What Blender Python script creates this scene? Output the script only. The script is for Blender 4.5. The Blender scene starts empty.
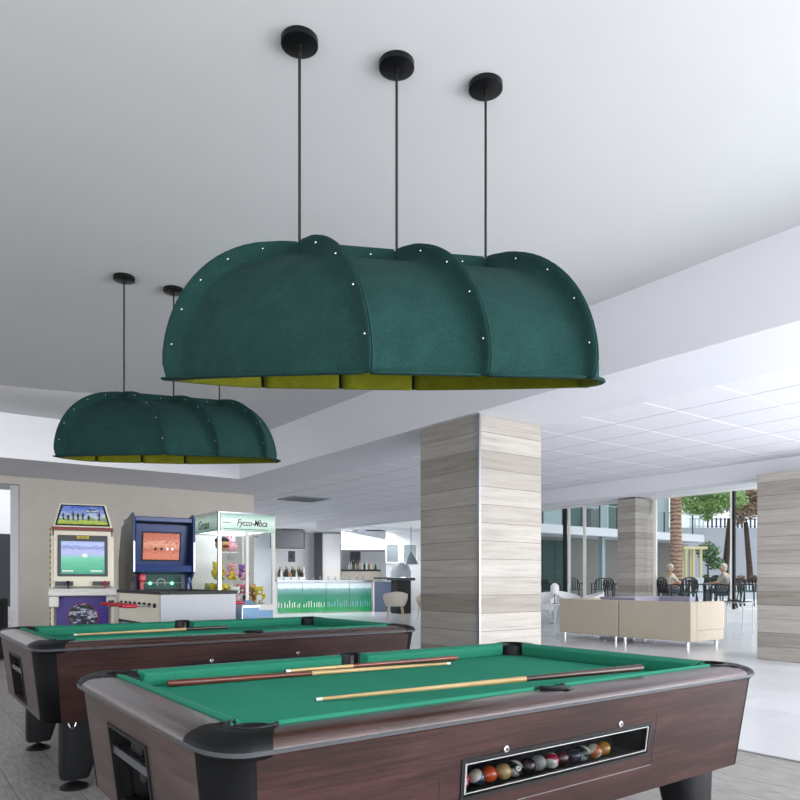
import bpy, bmesh, math, random
from math import sin, cos, pi, radians
from mathutils import Vector, Matrix
random.seed(7)
S = bpy.context.scene
C = S.collection

# ------------------------------------------------------------------ camera, light, exposure
F, H = 701.0, 1.2
YAW = math.atan2(950, 701)
sn, cs = sin(YAW), cos(YAW)
cam = bpy.data.cameras.new('camera'); camo = bpy.data.objects.new('camera', cam); C.objects.link(camo)
cam.sensor_width = 36; cam.lens = 36 * F / 800; cam.shift_y = 180 / 800; cam.clip_start = .05; cam.clip_end = 300
camo.location = (0, 0, H); camo.rotation_euler = (pi / 2, 0, math.atan2(sn, cs) - pi / 2 + 0.0)
fw = Vector((cs, sn, 0))
camo.rotation_euler = (pi / 2, 0, math.atan2(fw.y, fw.x) - pi / 2)
S.camera = camo
w = bpy.data.worlds.new('world'); S.world = w; w.use_nodes = True
bg = w.node_tree.nodes['Background']; bg.inputs[0].default_value = (.93, .96, 1, 1); bg.inputs[1].default_value = 1.0
sun = bpy.data.lights.new('sun', 'SUN'); sun.energy = 1.9; sun.angle = radians(1.5); sun.color = (1, .97, .92)
so = bpy.data.objects.new('sun', sun); C.objects.link(so); so.rotation_euler = Vector((-.75, -.15, 1.25)).to_track_quat('Z', 'Y').to_euler()
so.rotation_euler = Vector((.55, -.55, 1.1)).to_track_quat('Z', 'Y').to_euler()
def area(name, loc, target, sx, sy, e, col=(1, 1, 1)):
    l = bpy.data.lights.new(name, 'AREA'); l.shape = 'RECTANGLE'; l.size = sx; l.size_y = sy; l.energy = e; l.color = col
    o = bpy.data.objects.new(name, l); C.objects.link(o); o.location = loc
    o.rotation_euler = (Vector(loc) - Vector(target)).to_track_quat('Z', 'Y').to_euler()
    return o
area('daylight_right', (6.5, -4.0, 1.7), (5.0, 6, 1.9), 11, 3, 640, (.98, .985, 1))
area('fill_behind', (-4.5, -2.5, 1.6), (3, 5, .9), 6, 2.8, 150, (1, .985, .96))  # added soft lamp behind the camera, stands in for unseen windows
area('fill_ceiling', (.6, -1.8, .25), (.9, -.4, 3.75), 7, 4, 170, (.98, .985, 1))  # added upward lamp near the floor to brighten the coffer ceiling
area('fill_arcade', (1.0, 10.5, 3.7), (1.6, 12.5, 0), 5, 1.5, 55, (1, .98, .95))  # added overhead fill lamp for the wall behind the arcade machines
area('fill_bar', (13, 22.0, 2.95), (13, 23.0, 0), 6, 3, 190)  # added area lamp under the ceiling, brightens the bar zone
area('fill_lounge', (15.3, .5, 2.0), (15.3, 11.0, 1.0), 6, 3, 300)  # added side lamp out of view, separates the pillar faces in the lounge
area('fill_tiles', (8.7, -2.5, .5), (8.7, 6.0, 3.2), 4.2, 2.5, 190)  # added low lamp out of view, aimed up to lift the tiled ceiling
S.view_settings.view_transform = 'Standard'; S.view_settings.look = 'None'
S.view_settings.exposure = 0.42; S.view_settings.gamma = 1

# ------------------------------------------------------------------ materials
def lin(h):
    r = [int(h[i:i + 2], 16) / 255 for i in (0, 2, 4)]
    return tuple((c / 12.92 if c <= .04045 else ((c + .055) / 1.055) ** 2.4) for c in r) + (1,)
class NT:
    def __init__(s, name):
        s.m = bpy.data.materials.new(name); s.m.use_nodes = True; s.t = s.m.node_tree
        s.b = s.t.nodes['Principled BSDF']
    def n(s, typ, **k):
        x = s.t.nodes.new(typ)
        for a, v in k.items(): setattr(x, a, v)
        return x
    def l(s, a, b): s.t.links.new(a, b)
    def coord(s, scale=(1, 1, 1), rot=(0, 0, 0)):
        c = s.n('ShaderNodeTexCoord'); m = s.n('ShaderNodeMapping'); m.inputs['Scale'].default_value = scale
        m.inputs['Rotation'].default_value = rot; s.l(c.outputs['Object'], m.inputs[0]); return m.outputs[0]
    def noise(s, vec, scale, detail=4, rough=.6):
        x = s.n('ShaderNodeTexNoise'); s.l(vec, x.inputs['Vector']); x.inputs['Scale'].default_value = scale
        x.inputs['Detail'].default_value = detail; x.inputs['Roughness'].default_value = rough; return x.outputs['Fac']
    def ramp(s, fac, stops, interp='LINEAR'):
        r = s.n('ShaderNodeValToRGB'); r.color_ramp.interpolation = interp; e = r.color_ramp.elements
        while len(e) < len(stops): e.new(.5)
        for i, (p, c) in enumerate(stops): e[i].position = p; e[i].color = lin(c) if isinstance(c, str) else c
        s.l(fac, r.inputs[0]); return r.outputs[0]
    def math(s, op, a, b=None):
        x = s.n('ShaderNodeMath', operation=op)
        for i, v in enumerate((a, b)):
            if v is None: continue
            if isinstance(v, (int, float)): x.inputs[i].default_value = v
            else: s.l(v, x.inputs[i])
        return x.outputs[0]
    def mix(s, fac, a, b, blend='MIX'):
        x = s.n('ShaderNodeMix', data_type='RGBA', blend_type=blend)
        for i, v in ((0, fac), (6, a), (7, b)):
            if isinstance(v, (int, float)): x.inputs[i].default_value = v
            elif isinstance(v, str): x.inputs[i].default_value = lin(v)
            else: s.l(v, x.inputs[i])
        return x.outputs[2]
    def bump(s, h, st=.2, d=.01):
        x = s.n('ShaderNodeBump'); x.inputs['Strength'].default_value = st; x.inputs['Distance'].default_value = d
        s.l(h, x.inputs['Height']); s.l(x.outputs[0], s.b.inputs['Normal'])
    def set(s, col=None, rough=.5, metal=0, spec=.5, **k):
        if col is not None:
            if isinstance(col, str): s.b.inputs['Base Color'].default_value = lin(col)
            else: s.l(col, s.b.inputs['Base Color'])
        s.b.inputs['Roughness'].default_value = rough; s.b.inputs['Metallic'].default_value = metal
        s.b.inputs['Specular IOR Level'].default_value = spec
        for a, v in k.items(): s.b.inputs[a.replace('_', ' ')].default_value = v
        return s.m
M = {}
def plain(name, col, rough=.5, metal=0, var=.06, scale=30, bump=0, **k):
    """colour with a slight procedural mottling"""
    t = NT(name); v = t.coord()
    n = t.noise(v, scale)
    c = lin(col)
    lo = tuple(x * (1 - var) for x in c[:3]) + (1,); hi = tuple(min(1, x * (1 + var)) for x in c[:3]) + (1,)
    r = t.ramp(n, [(.3, lo), (.7, hi)])
    if bump: t.bump(n, bump, .004)
    M[name] = t.set(r, rough, metal, **k); return M[name]
def emit(name, col, st, base='000000'):
    t = NT(name); t.set(base, .3); t.b.inputs['Emission Color'].default_value = lin(col); t.b.inputs['Emission Strength'].default_value = st
    M[name] = t.m
plain('ceiling', 'cfd1d4', .9, scale=2, var=.012)
plain('fascia', 'dadbe2', .9, scale=2, var=.012)
plain('wall', 'c8c2ba', .85, scale=3, var=.03)
plain('wall_white', 'eceef1', .85, scale=3, var=.02)
plain('black_metal', '17181a', .38, .6)
plain('cable', '0a0a0b', .6)
plain('black_plastic', '121316', .42, var=.1, spec=.3)
plain('dark_plastic', '1b1e22', .45, var=.1)
plain('leg_black', '101216', .5, var=.15, scale=12, spec=.25)
plain('casting_black', '0f1012', .45, var=.1, spec=.18)
plain('post_black', '0e0f11', .7, var=.1, spec=.12)
plain('trim_metal', '74777d', .35, .8)
plain('chrome', 'd8dade', .18, 1)
plain('steel', '9fa3a8', .3, 1)
plain('brass', 'c9b47a', .25, 1)
plain('white_plastic', 'ecebe6', .35)
plain('cream_plastic', 'e6e0cf', .4)
plain('white_leather', 'eeeef0', .45)
plain('beige_leather', 'beb3a1', .5, var=.03, scale=6)
plain('lilac_fabric', '9d99ab', .8)
plain('beige_fabric', 'c2bab1', .8)
plain('grey_plastic', 'a3a6ae', .45, var=.03, scale=4)
plain('grey_dark', '4a4d52', .6, var=.1)
plain('charcoal', '34363d', .6, var=.08)
plain('navy', '213a70', .3, var=.08, scale=5)
plain('navy_dark', '1d2f57', .35)
plain('cab_side', '59594f', .5, var=.3, scale=8)
plain('red_plastic', 'b32638', .35)
plain('maroon', '7c2b26', .4)
plain('light_blue', '86b3dc', .45, var=.04)
plain('blue_grey', '56647c', .4, var=.08, scale=3)
plain('green_dark', '1f4a45', .5)
plain('yellow', 'd9cf3a', .5); M['yellow'].name = 'yellow'
plain('ink', '101014', .6)
plain('white_print', 'f2f2f2', .6)
plain('red_print', 'c23a3a', .6)
plain('skin', 'c99b80', .55, var=.05)
plain('hair_white', 'bdb5a8', .8, var=.12)
plain('shirt_cream', 'd3c9b7', .8, var=.25, scale=9)
plain('shirt_grey', '9a9691', .8, var=.35, scale=7)
plain('trousers', '6a6f78', .8)
plain('bark', '42362f', .9, var=.35, scale=8, bump=.5)
plain('soil', '7b6152', .95, var=.3)
plain('terrace', 'c4c7cd', .8, var=.04, scale=2)
plain('building_grey', '8a8884', .85, var=.05, scale=1)
plain('building_white', 'c3c8d0', .8, var=.03)
plain('building_light', '93a0a6', .8, var=.06, scale=1)
plain('lavender_wall', 'a9acb6', .85, var=.05, scale=.8)
plain('cream_post', 'cfc79d', .7)
plain('olive', '7e8a45', .8)
plain('tree_leaf', '4a6e42', .7, var=.55, scale=5)
plain('tree_leaf_light', '86a566', .7, var=.5, scale=5)
plain('tree_leaf_brown', '8a7560', .7, var=.4, scale=5)
plain('hedge_leaf', '34463a', .8, var=.5, scale=4)
emit('lamp_glow', 'ffffff', 6)
emit('green_led', '55ff8a', 4, '0a2a10')
emit('white_glow', 'f4f8ff', 1.8, '888888')

def felt(name, a, b, bstr):
    t = NT(name); v = t.coord(); n = t.noise(v, 260, 3, .75); n2 = t.noise(v, 9, 3)
    c = t.ramp(n, [(.3, a), (.72, b)]); c2 = t.ramp(n2, [(.25, 'd8d8d8'), (.8, 'ffffff')])
    t.bump(n, bstr, .003); M[name] = t.set(t.mix(1, c, c2, 'MULTIPLY'), .95, spec=.15)
felt('felt_teal', '112a2b', '2b534e', .6)
felt('felt_olive', '66680f', '8a8c28', .5)
# table wood (rosewood)
def wood(name, cols, sc, grain, rough, coat=.3, axis='x'):
    t = NT(name); s3 = {'x': (1, 9, 9), 'y': (9, 1, 9), 'z': (9, 9, 1)}[axis]
    v = t.coord(s3); n1 = t.noise(v, sc, 6, .65); s4 = {'x': (1, 26, 26), 'y': (26, 1, 26), 'z': (26, 26, 1)}[axis]
    n2 = t.noise(t.coord(s4), sc * 2.2, 3, .7)
    f = t.math('ADD', t.math('MULTIPLY', n1, .62), t.math('MULTIPLY', n2, .38))
    r = t.ramp(f, [(.3, cols[0]), (.47, cols[1]), (.58, cols[2]), (.72, cols[3])])
    t.bump(n2, grain, .002); M[name] = t.set(r, rough, spec=.22 if name.startswith('rose') else .5, Coat_Weight=coat, Coat_Roughness=.25)
wood('rosewood', ('180d0c', '281513', '382120', '482d2a'), 1.8, .04, .55, .04)
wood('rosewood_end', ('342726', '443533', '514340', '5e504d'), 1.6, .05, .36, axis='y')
wood('rail_wood', ('1a0d0a', '2e1a17', '442e2a', '584340'), 1.4, .03, .25, .5)
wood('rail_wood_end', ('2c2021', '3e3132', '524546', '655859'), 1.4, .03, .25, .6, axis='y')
wood('cue_wood', ('a37d4a', 'c3a06c', 'd0b17f', 'dcc298'), 3, 0, .3, .6)
wood('cue_dark', ('1b1112', '2e1b19', '3c2420', '4a2b26'), 3, 0, .3, .6)
wood('cue_red', ('43180f', '632a1d', '7a3a29', '8c4a36'), 3, 0, .3, .6)
wood('beige_wood', ('a08a70', 'b59f84', 'c4b097', 'd0bfa8'), 3, 0, .5)
t = NT('baize'); v = t.coord(); n = t.noise(v, 420, 2, .7); n2 = t.noise(v, 3, 4)
M['baize'] = t.set(t.mix(t.math('MULTIPLY', n2, .5), t.ramp(n, [(.25, '1b775f'), (.75, '308d73')]), '42a084'), .95, spec=.1)
t.bump(n, .2, .001)
t = NT('baize_cushion'); n = t.noise(t.coord(), 300, 2, .7)
M['baize_cushion'] = t.set(t.ramp(n, [(.25, '1a6f58'), (.75, '2a8a6e')]), .8, spec=.3)
# column boards: bands of wood-look tile stacked in z
def boards(name, cols, seed):
    t = NT(name); c = t.n('ShaderNodeTexCoord'); sp = t.n('ShaderNodeSeparateXYZ'); t.l(c.outputs['Object'], sp.inputs[0])
    zb = t.math('DIVIDE', sp.outputs[2], .205); fl = t.math('FLOOR', zb); fr = t.math('SUBTRACT', zb, fl)
    off = t.math('MULTIPLY', fl, 7.31 + seed)
    cb = t.n('ShaderNodeCombineXYZ')
    t.l(t.math('ADD', t.math('MULTIPLY', sp.outputs[0], .55), off), cb.inputs[0]); t.l(t.math('ADD', t.math('MULTIPLY', sp.outputs[1], .55), off), cb.inputs[1])
    t.l(t.math('MULTIPLY', sp.outputs[2], 9), cb.inputs[2])
    n1 = t.noise(cb.outputs[0], 2.2, 6, .62)
    cb2 = t.n('ShaderNodeCombineXYZ'); t.l(t.math('ADD', sp.outputs[0], off), cb2.inputs[0]); t.l(t.math('ADD', sp.outputs[1], off), cb2.inputs[1])
    t.l(t.math('MULTIPLY', sp.outputs[2], 30), cb2.inputs[2]); n2 = t.noise(cb2.outputs[0], 3, 4, .7)
    f = t.math('ADD', t.math('MULTIPLY', n1, .6), t.math('MULTIPLY', n2, .4))
    r = t.ramp(f, [(.32, cols[0]), (.44, cols[1]), (.55, cols[2]), (.68, cols[3])])
    wn = t.n('ShaderNodeTexWhiteNoise', noise_dimensions='1D'); t.l(fl, wn.inputs['W'])
    tone = t.ramp(wn.outputs['Value'], [(0, 'd2cfca'), (1, 'ffffff')])
    r = t.mix(1, r, tone, 'MULTIPLY')
    line = t.math('LESS_THAN', fr, .032)
    r = t.mix(t.math('MULTIPLY', line, .75), r, '4c4846')
    M[name] = t.set(r, .55)
boards('boards', ('928c86', 'a6a19b', 'b1aca6', 'bcb7b1'), 0)
# suspended tiles
t = NT('tiles'); c = t.n('ShaderNodeTexCoord'); sp = t.n('ShaderNodeSeparateXYZ'); t.l(c.outputs['Object'], sp.inputs[0])
def gridline(out, size, off, wd):
    a = t.math('DIVIDE', t.math('ADD', out, off), size); return t.math('LESS_THAN', t.math('SUBTRACT', a, t.math('FLOOR', a)), wd)
gx = gridline(sp.outputs[0], .69, -.15, .022); gy = gridline(sp.outputs[1], .80, .4, .035)
n = t.noise(t.coord((6, 1, 1)), 14, 4, .7)
base = t.ramp(n, [(.3, 'd9dae0'), (.7, 'e3e4ea')])
r = t.mix(gy, base, 'fbfbff'); r = t.mix(t.math('MULTIPLY', gx, .85), r, '7b7c82')
M['tiles'] = t.set(r, .85)
# floors
def plankfloor(name, cols, lx, ly, rough, linec, coat=0):
    t = NT(name); v = t.coord()
    b = t.n('ShaderNodeTexBrick'); t.l(t.coord((1, 1, 1), (0, 0, pi / 2)), b.inputs['Vector'])
    b.inputs['Scale'].default_value = 1; b.inputs['Brick Width'].default_value = lx; b.inputs['Row Height'].default_value = ly
    b.inputs['Mortar Size'].default_value = .0025; b.inputs['Color1'].default_value = (1, 1, 1, 1); b.inputs['Color2'].default_value = (.86, .86, .86, 1)
    b.inputs['Mortar'].default_value = lin(linec)
    n = t.noise(t.coord((14, 1.6, 1)), 4, 6, .68)
    M[name] = t.set(t.mix(1, t.ramp(n, [(.3, cols[0]), (.5, cols[1]), (.7, cols[2])]), b.outputs['Color'], 'MULTIPLY'), rough, Coat_Weight=coat, Coat_Roughness=.15)
plankfloor('floor_grey', ('7c7975', '9a9793', 'b0aeaa'), 1.2, .3, .5, '9a9a9a', .1)
plankfloor('floor_white', ('d6d9de', 'e2e4e8', 'eceef1'), 1.2, .6, .28, 'cfd0d4', .3)
# palm trunk
t = NT('palm_bark'); v = t.coord(); wv = t.n('ShaderNodeTexWave', wave_type='BANDS', bands_direction='Z'); t.l(v, wv.inputs['Vector'])
wv.inputs['Scale'].default_value = 2.2; wv.inputs['Distortion'].default_value = 6; wv.inputs['Detail'].default_value = 3
M['palm_bark'] = t.set(t.ramp(wv.outputs['Fac'], [(.1, '8a6a5c'), (.5, 'a58676'), (.9, 'b89a8a')]), .9); t.bump(wv.outputs['Fac'], .8, .03)
# glass
t = NT('glass'); t.set('ffffff', .02); t.b.inputs['Transmission Weight'].default_value = 1; t.b.inputs['IOR'].default_value = 1.02; M['glass'] = t.m
t.b.inputs['Base Color'].default_value = (.93, .97, .97, 1)
t = NT('glass_tint'); t.set('e2ecec', .03); t.b.inputs['Transmission Weight'].default_value = .95; t.b.inputs['IOR'].default_value = 1.05; M['glass_tint'] = t.m
t = NT('dimming_glass'); t.set('c4c8cc', .04); t.b.inputs['Transmission Weight'].default_value = 1; t.b.inputs['IOR'].default_value = 1.08; M['dimming_glass'] = t.m  # grey tint dims the balls, in place of reflections on the pane
# printed pictures (patterns in object space of each panel: x across, z up, both -0.5..0.5 scaled by the mesh)
def zramp(name, stops, st=0, nscale=20, namt=.1, rough=.3, zlo=0, zhi=1, axis=2, noisecol=None):
    t = NT(name); c = t.n('ShaderNodeTexCoord'); sp = t.n('ShaderNodeSeparateXYZ'); t.l(c.outputs['Object'], sp.inputs[0])
    z = t.math('DIVIDE', t.math('SUBTRACT', sp.outputs[axis], zlo), zhi - zlo)
    n = t.noise(t.coord((1, 1, 2.5)), nscale, 4, .7)
    z = t.math('ADD', z, t.math('MULTIPLY', t.math('SUBTRACT', n, .5), namt))
    r = t.ramp(z, stops)
    if noisecol: r = t.mix(t.math('GREATER_THAN', t.noise(t.coord(), nscale * 1.5, 3), noisecol[0]), r, noisecol[1])
    t.set(r, rough)
    if st: t.l(r, t.b.inputs['Emission Color']); t.b.inputs['Emission Strength'].default_value = st
    M[name] = t.m
zramp('screen_soccer', [(0, '4a9a7c'), (.35, '66b596'), (.5, '7cc0a6'), (.56, '9fb2d4'), (.7, 'b5b4dc'), (.78, '7e8fc2'), (.86, 'b3bde2'), (1, '8fa3cf')], .25, 22, .3, .25, -.2, .2)
zramp('screen_red', [(0, 'b8644c'), (.25, 'c47a62'), (.4, 'a8563f'), (.55, 'cf9680'), (.7, 'b2654f'), (1, '9d5040')], .28, 30, .9, .25, -.2, .2)
zramp('marquee_art', [(0, '8da03c'), (.2, 'b3c25c'), (.3, '5f7f5a'), (.42, 'c7d3e2'), (.65, '7f93cc'), (1, '3d57b0')], .08, 20, .9, .3, -.12, .12)
zramp('claw_banner', [(0, 'a9c9b8'), (.3, 'cfe9db'), (.6, 'e6f6ee'), (.9, 'a8cfc0'), (1, '8fb3a6')], .12, 6, .15, .3, -.12, .12)
zramp('claw_banner_side', [(0, '5f8a78'), (.35, '9dbfae'), (.7, 'b3cdbd'), (1, '7d8f80')], .12, 6, .3, .3, -.12, .12)
zramp('bar_glass', [(0, '1d9a52'), (.3, '278a5c'), (.55, '35806a'), (.76, '6b9a9a'), (.82, 'c4d6dc'), (1, 'cfdde6')], .04, 5, .12, .12, -.55, .55)
zramp('purple_art', [(0, '3b2a86'), (1, '4a36a0')], 0, 5, .1, .35, -.3, .3)
t = NT('disc_art'); n = t.noise(t.coord((1, 1, 1.6)), 9, 3, .7); M['disc_art'] = t.set(t.ramp(n, [(.38, '141420'), (.47, '50608a'), (.53, 'e4e4ec'), (.6, '27304a'), (.68, '8fd07a')], 'CONSTANT'), .4)
t = NT('chain_strip'); c = t.n('ShaderNodeTexCoord'); sp = t.n('ShaderNodeSeparateXYZ'); t.l(c.outputs['Object'], sp.inputs[0])
a = t.math('MULTIPLY', sp.outputs[2], 16); fr = t.math('SUBTRACT', a, t.math('FLOOR', a))
M['chain_strip'] = t.set(t.ramp(fr, [(0, '1a1714'), (.55, 'b9a154')], 'CONSTANT'), .5)

# ------------------------------------------------------------------ mesh helpers
class MB:
    def __init__(s): s.bm = bmesh.new()
    def box(s, x0, x1, y0, y1, z0, z1, bev=0, rz=0, seg=2):
        r = bmesh.ops.create_cube(s.bm, size=1); vs = r['verts']
        c = Vector(((x0 + x1) / 2, (y0 + y1) / 2, (z0 + z1) / 2))
        R = Matrix.Rotation(rz, 3, 'Z')
        for v in vs: v.co = R @ Vector((v.co.x * (x1 - x0), v.co.y * (y1 - y0), v.co.z * (z1 - z0))) + c
        if bev: bmesh.ops.bevel(s.bm, geom=list({e for v in vs for e in v.link_edges}), offset=bev, segments=seg, profile=.6, affect='EDGES')
        return s
    def hull8(s, p):  # 8 points: bottom 4 ccw, top 4 ccw
        v = [s.bm.verts.new(q) for q in p]
        for f in ((0, 3, 2, 1), (4, 5, 6, 7), (0, 1, 5, 4), (1, 2, 6, 5), (2, 3, 7, 6), (3, 0, 4, 7)): s.bm.faces.new([v[i] for i in f])
        return s
    def tube(s, pts, rad, n=10, cap=True):
        pts = [Vector(p) for p in pts]; rs = rad if isinstance(rad, (list, tuple)) else [rad] * len(pts); rings = []
        up = None
        for i, p in enumerate(pts):
            d = (pts[min(i + 1, len(pts) - 1)] - pts[max(i - 1, 0)]).normalized()
            if up is None: up = Vector((0, 0, 1)) if abs(d.z) < .9 else Vector((1, 0, 0))
            a = d.cross(up).normalized(); b = a.cross(d).normalized(); up = b
            rings.append([s.bm.verts.new(p + (a * cos(2 * pi * k / n) + b * sin(2 * pi * k / n)) * rs[i]) for k in range(n)])
        for r0, r1 in zip(rings, rings[1:]):
            for k in range(n): s.bm.faces.new((r0[k], r0[(k + 1) % n], r1[(k + 1) % n], r1[k]))
        if cap: s.bm.faces.new(rings[0][::-1]); s.bm.faces.new(rings[-1])
        return s
    def lathe(s, prof, c=(0, 0, 0), n=24, close=True):
        c = Vector(c); rings = []
        for r, z in prof:
            rings.append([s.bm.verts.new(c + Vector((max(r, 1e-4) * cos(2 * pi * k / n), max(r, 1e-4) * sin(2 * pi * k / n), z))) for k in range(n)])
        for r0, r1 in zip(rings, rings[1:]):
            for k in range(n): s.bm.faces.new((r0[k], r0[(k + 1) % n], r1[(k + 1) % n], r1[k]))
        if close: s.bm.faces.new(rings[0][::-1]); s.bm.faces.new(rings[-1])
        return s
    def prism(s, pts2, a0, a1, axis='y'):
        def P(p, a): return {'y': (p[0], a, p[1]), 'x': (a, p[0], p[1]), 'z': (p[0], p[1], a)}[axis]
        lo = [s.bm.verts.new(P(p, a0)) for p in pts2]; hi = [s.bm.verts.new(P(p, a1)) for p in pts2]
        n = len(pts2)
        for k in range(n): s.bm.faces.new((lo[k], lo[(k + 1) % n], hi[(k + 1) % n], hi[k]))
        s.bm.faces.new(lo[::-1]); s.bm.faces.new(hi); return s
    def grid(s, rows, closed=False):
        vs = [[s.bm.verts.new(p) for p in r] for r in rows]; n = len(vs[0])
        for r0, r1 in zip(vs, vs[1:]):
            for k in range(n if closed else n - 1): s.bm.faces.new((r0[k], r0[(k + 1) % n], r1[(k + 1) % n], r1[k]))
        return vs
    def ball(s, c, r, sx=1, sy=1, sz=1, seg=16):
        q = bmesh.ops.create_uvsphere(s.bm, u_segments=seg, v_segments=max(6, seg // 2), radius=r)
        for v in q['verts']: v.co = Vector((v.co.x * sx, v.co.y * sy, v.co.z * sz)) + Vector(c)
        return s
    def build(s, name, mat, parent=None, smooth=False, loc=None):
        bmesh.ops.recalc_face_normals(s.bm, faces=s.bm.faces)
        me = bpy.data.meshes.new(name); s.bm.to_mesh(me); s.bm.free()
        for m in (mat if isinstance(mat, (list, tuple)) else [mat]): me.materials.append(M[m] if isinstance(m, str) else m)
        if smooth:
            for p in me.polygons: p.use_smooth = True
            if smooth != 'all':
                me.set_sharp_from_angle(angle=radians(38))
        o = bpy.data.objects.new(name, me); C.objects.link(o)
        if loc: o.location = loc
        if parent: o.parent = parent
        return o
def tag(o, label, cat, group=None, kind=None):
    if label: o['label'] = label
    if cat: o['category'] = cat
    if group: o['group'] = group
    if kind: o['kind'] = kind
    return o
def thing(name, label, cat, loc=(0, 0, 0), rz=0, group=None):
    o = bpy.data.objects.new(name, None); C.objects.link(o); o.location = loc; o.rotation_euler = (0, 0, rz); o.empty_display_size = .1
    return tag(o, label, cat, group)
def struct(o): o['kind'] = 'structure'; return o
def dup(root, loc=None, rz=None, label=None, group=None, scale=None):
    def rec(o, par):
        c = o.copy(); C.objects.link(c)
        if par: c.parent = par
        for ch in [x for x in bpy.data.objects if x.parent == o]: rec(ch, c)
        return c
    r = rec(root, None)
    if loc is not None: r.location = loc
    if rz is not None: r.rotation_euler = (0, 0, rz)
    if label: r['label'] = label
    if group: r['group'] = group
    if scale: r.scale = (scale,) * 3
    return r
def text(name, body, size, mat, parent, loc, rot=(pi / 2, 0, 0), sx=1, shear=0, ext=.001, bold=0):
    cu = bpy.data.curves.new(name, 'FONT'); cu.body = body; cu.size = size; cu.extrude = ext; cu.align_x = 'CENTER'; cu.align_y = 'CENTER'; cu.shear = shear; cu.offset = bold
    tmp = bpy.data.objects.new(name, cu); C.objects.link(tmp)
    me = bpy.data.meshes.new_from_object(tmp); bpy.data.objects.remove(tmp)
    me.materials.clear(); me.materials.append(M[mat])
    o = bpy.data.objects.new(name, me); C.objects.link(o); o.location = loc; o.rotation_euler = rot; o.scale = (sx, 1, 1)
    if parent: o.parent = parent
    return o
def wpt(X, Z): return Vector((sn * X + cs * Z, -cs * X + sn * Z, 0))

# ------------------------------------------------------------------ the room shell
SO, CE, BM = 3.065, 3.75, 2.795      # soffit, coffer ceiling and beam heights
struct(MB().box(-6, 4.84, -5, 26, -.1, 0).build('floor', 'floor_grey'))
struct(MB().box(4.88, 19.1, -5, 30, -.1, 0).build('floor', 'floor_white'))
struct(MB().box(4.84, 4.88, -5, 14.3, -.1, .003).build('trim_1', 'steel'))
struct(MB().box(-6, 5.3, -5, 12.17, CE, CE + .1).build('ceiling', 'ceiling'))
# coffer sides and the flat soffit around it: one L-shaped mass
struct(MB().box(5.3, 6.43, -5, 16.5, SO, CE + .1).build('ceiling_soffit', 'fascia'))
struct(MB().box(-6, 5.3, 12.17, 16.5, SO, CE + .1).build('ceiling_soffit', 'fascia'))
struct(MB().box(6.43, 11.1, -5, 30, SO + .004, SO + .1).build('ceiling_tiles', 'tiles'))
struct(MB().box(11.1, 11.5, -5, 19.5, BM, SO + .1).build('ceiling_beam', 'fascia'))
struct(MB().box(11.5, 19.1, -5, 19.5, CE, CE + .1).build('ceiling_lounge', 'wall_white'))
struct(MB().box(11.1, 19.1, 19.7, 30, SO, SO + .1).build('ceiling_bar', 'wall_white'))
struct(MB().box(19.1, 19.5, -5, 22, 3.72, 4.3).build('window_lintel', 'wall_white'))
struct(MB().box(19.1, 19.5, -5, 22, 0, .35).build('window_sill', 'wall_white'))
struct(MB().box(11.1, 19.1, 19.5, 19.7, SO - .06, CE + .1).build('wall_bulkhead', 'wall_white'))
struct(MB().box(2.0, 6.56, 14.29, 14.5, 0, SO).build('wall_back', 'wall'))
struct(MB().box(2.0, 2.2, 14.5, 15.5, 0, SO).build('wall_opening', 'wall_white'))
struct(MB().box(-6, 2.0, 14.29, 14.5, 2.93, SO).build('wall_header', 'wall'))
# main board-clad column, far pillar, window pillar
def column(x0, x1, y0, y1, z1, label):
    o = MB().box(x0, x1, y0, y1, 0, z1, .008).build('clad_column', 'boards'); tag(o, None, None); o['kind'] = 'structure'; return o
column(5.385, 6.40, 5.80, 6.87, SO, 'x')
column(10.69, 11.75, 4.2, 5.35, BM, 'x')
column(18.5, 19.48, 12.96, 13.61, 3.72, 'x')
struct(MB().box(5.36, 5.39, 5.775, 5.80, 0, SO).build('trim_2', 'steel'))

# windows: frame posts and panes along x = 19.2
def window(y0, y1, posts, k):
    r = bpy.data.objects.new('window_%d' % k, None); C.objects.link(r); r.location = (19.2, y0, .35); r['kind'] = 'structure'
    MB().box(-.012, .012, 0, y1 - y0, .03, 3.34).build('window_pane', 'glass', r)
    MB().box(-.04, .04, 0, y1 - y0, 0, .03).box(-.04, .04, 0, y1 - y0, 3.34, 3.37).build('window_frame', 'white_plastic', r)
    for y, wd, m in posts: MB().box(-.04, .04, y - y0 - wd / 2, y - y0 + wd / 2, .03, 3.34).build('window_mullion', m, r)
window(5.0, 12.9, ((10.25, .055, 'black_plastic'), (10.32, .04, 'white_plastic'), (12.74, .09, 'white_plastic')), 1)
window(13.7, 21.9, ((13.8, .08, 'white_plastic'), (15.45, .08, 'white_plastic'), (16.3, .12, 'black_plastic'), (16.12, .07, 'white_plastic')), 2)
# room seen through the opening on the left
struct(MB().box(-6, 3, 20.0, 20.1, 0, 4).build('wall_far_left', 'wall_white'))
struct(MB().box(-6, 3, 19.9, 20.0, 0, 2.35).build('wall_far_left_panel', 'charcoal'))
o = thing('ceiling_spotlight', 'small bright round spotlight in the pale room through the opening at far left', 'light', (1.72, 16.0, 2.6))
MB().lathe([(.035, 0), (.05, .02), (.05, .05)]).build('housing', 'chrome', o, True); MB().ball((0, 0, 0), .03, 1, 1, .5).build('lens', 'lamp_glow', o, True)
MB().tube([(0, 0, .05), (0, 0, 1.15)], .006, 6).build('rod', 'chrome', o)

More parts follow.
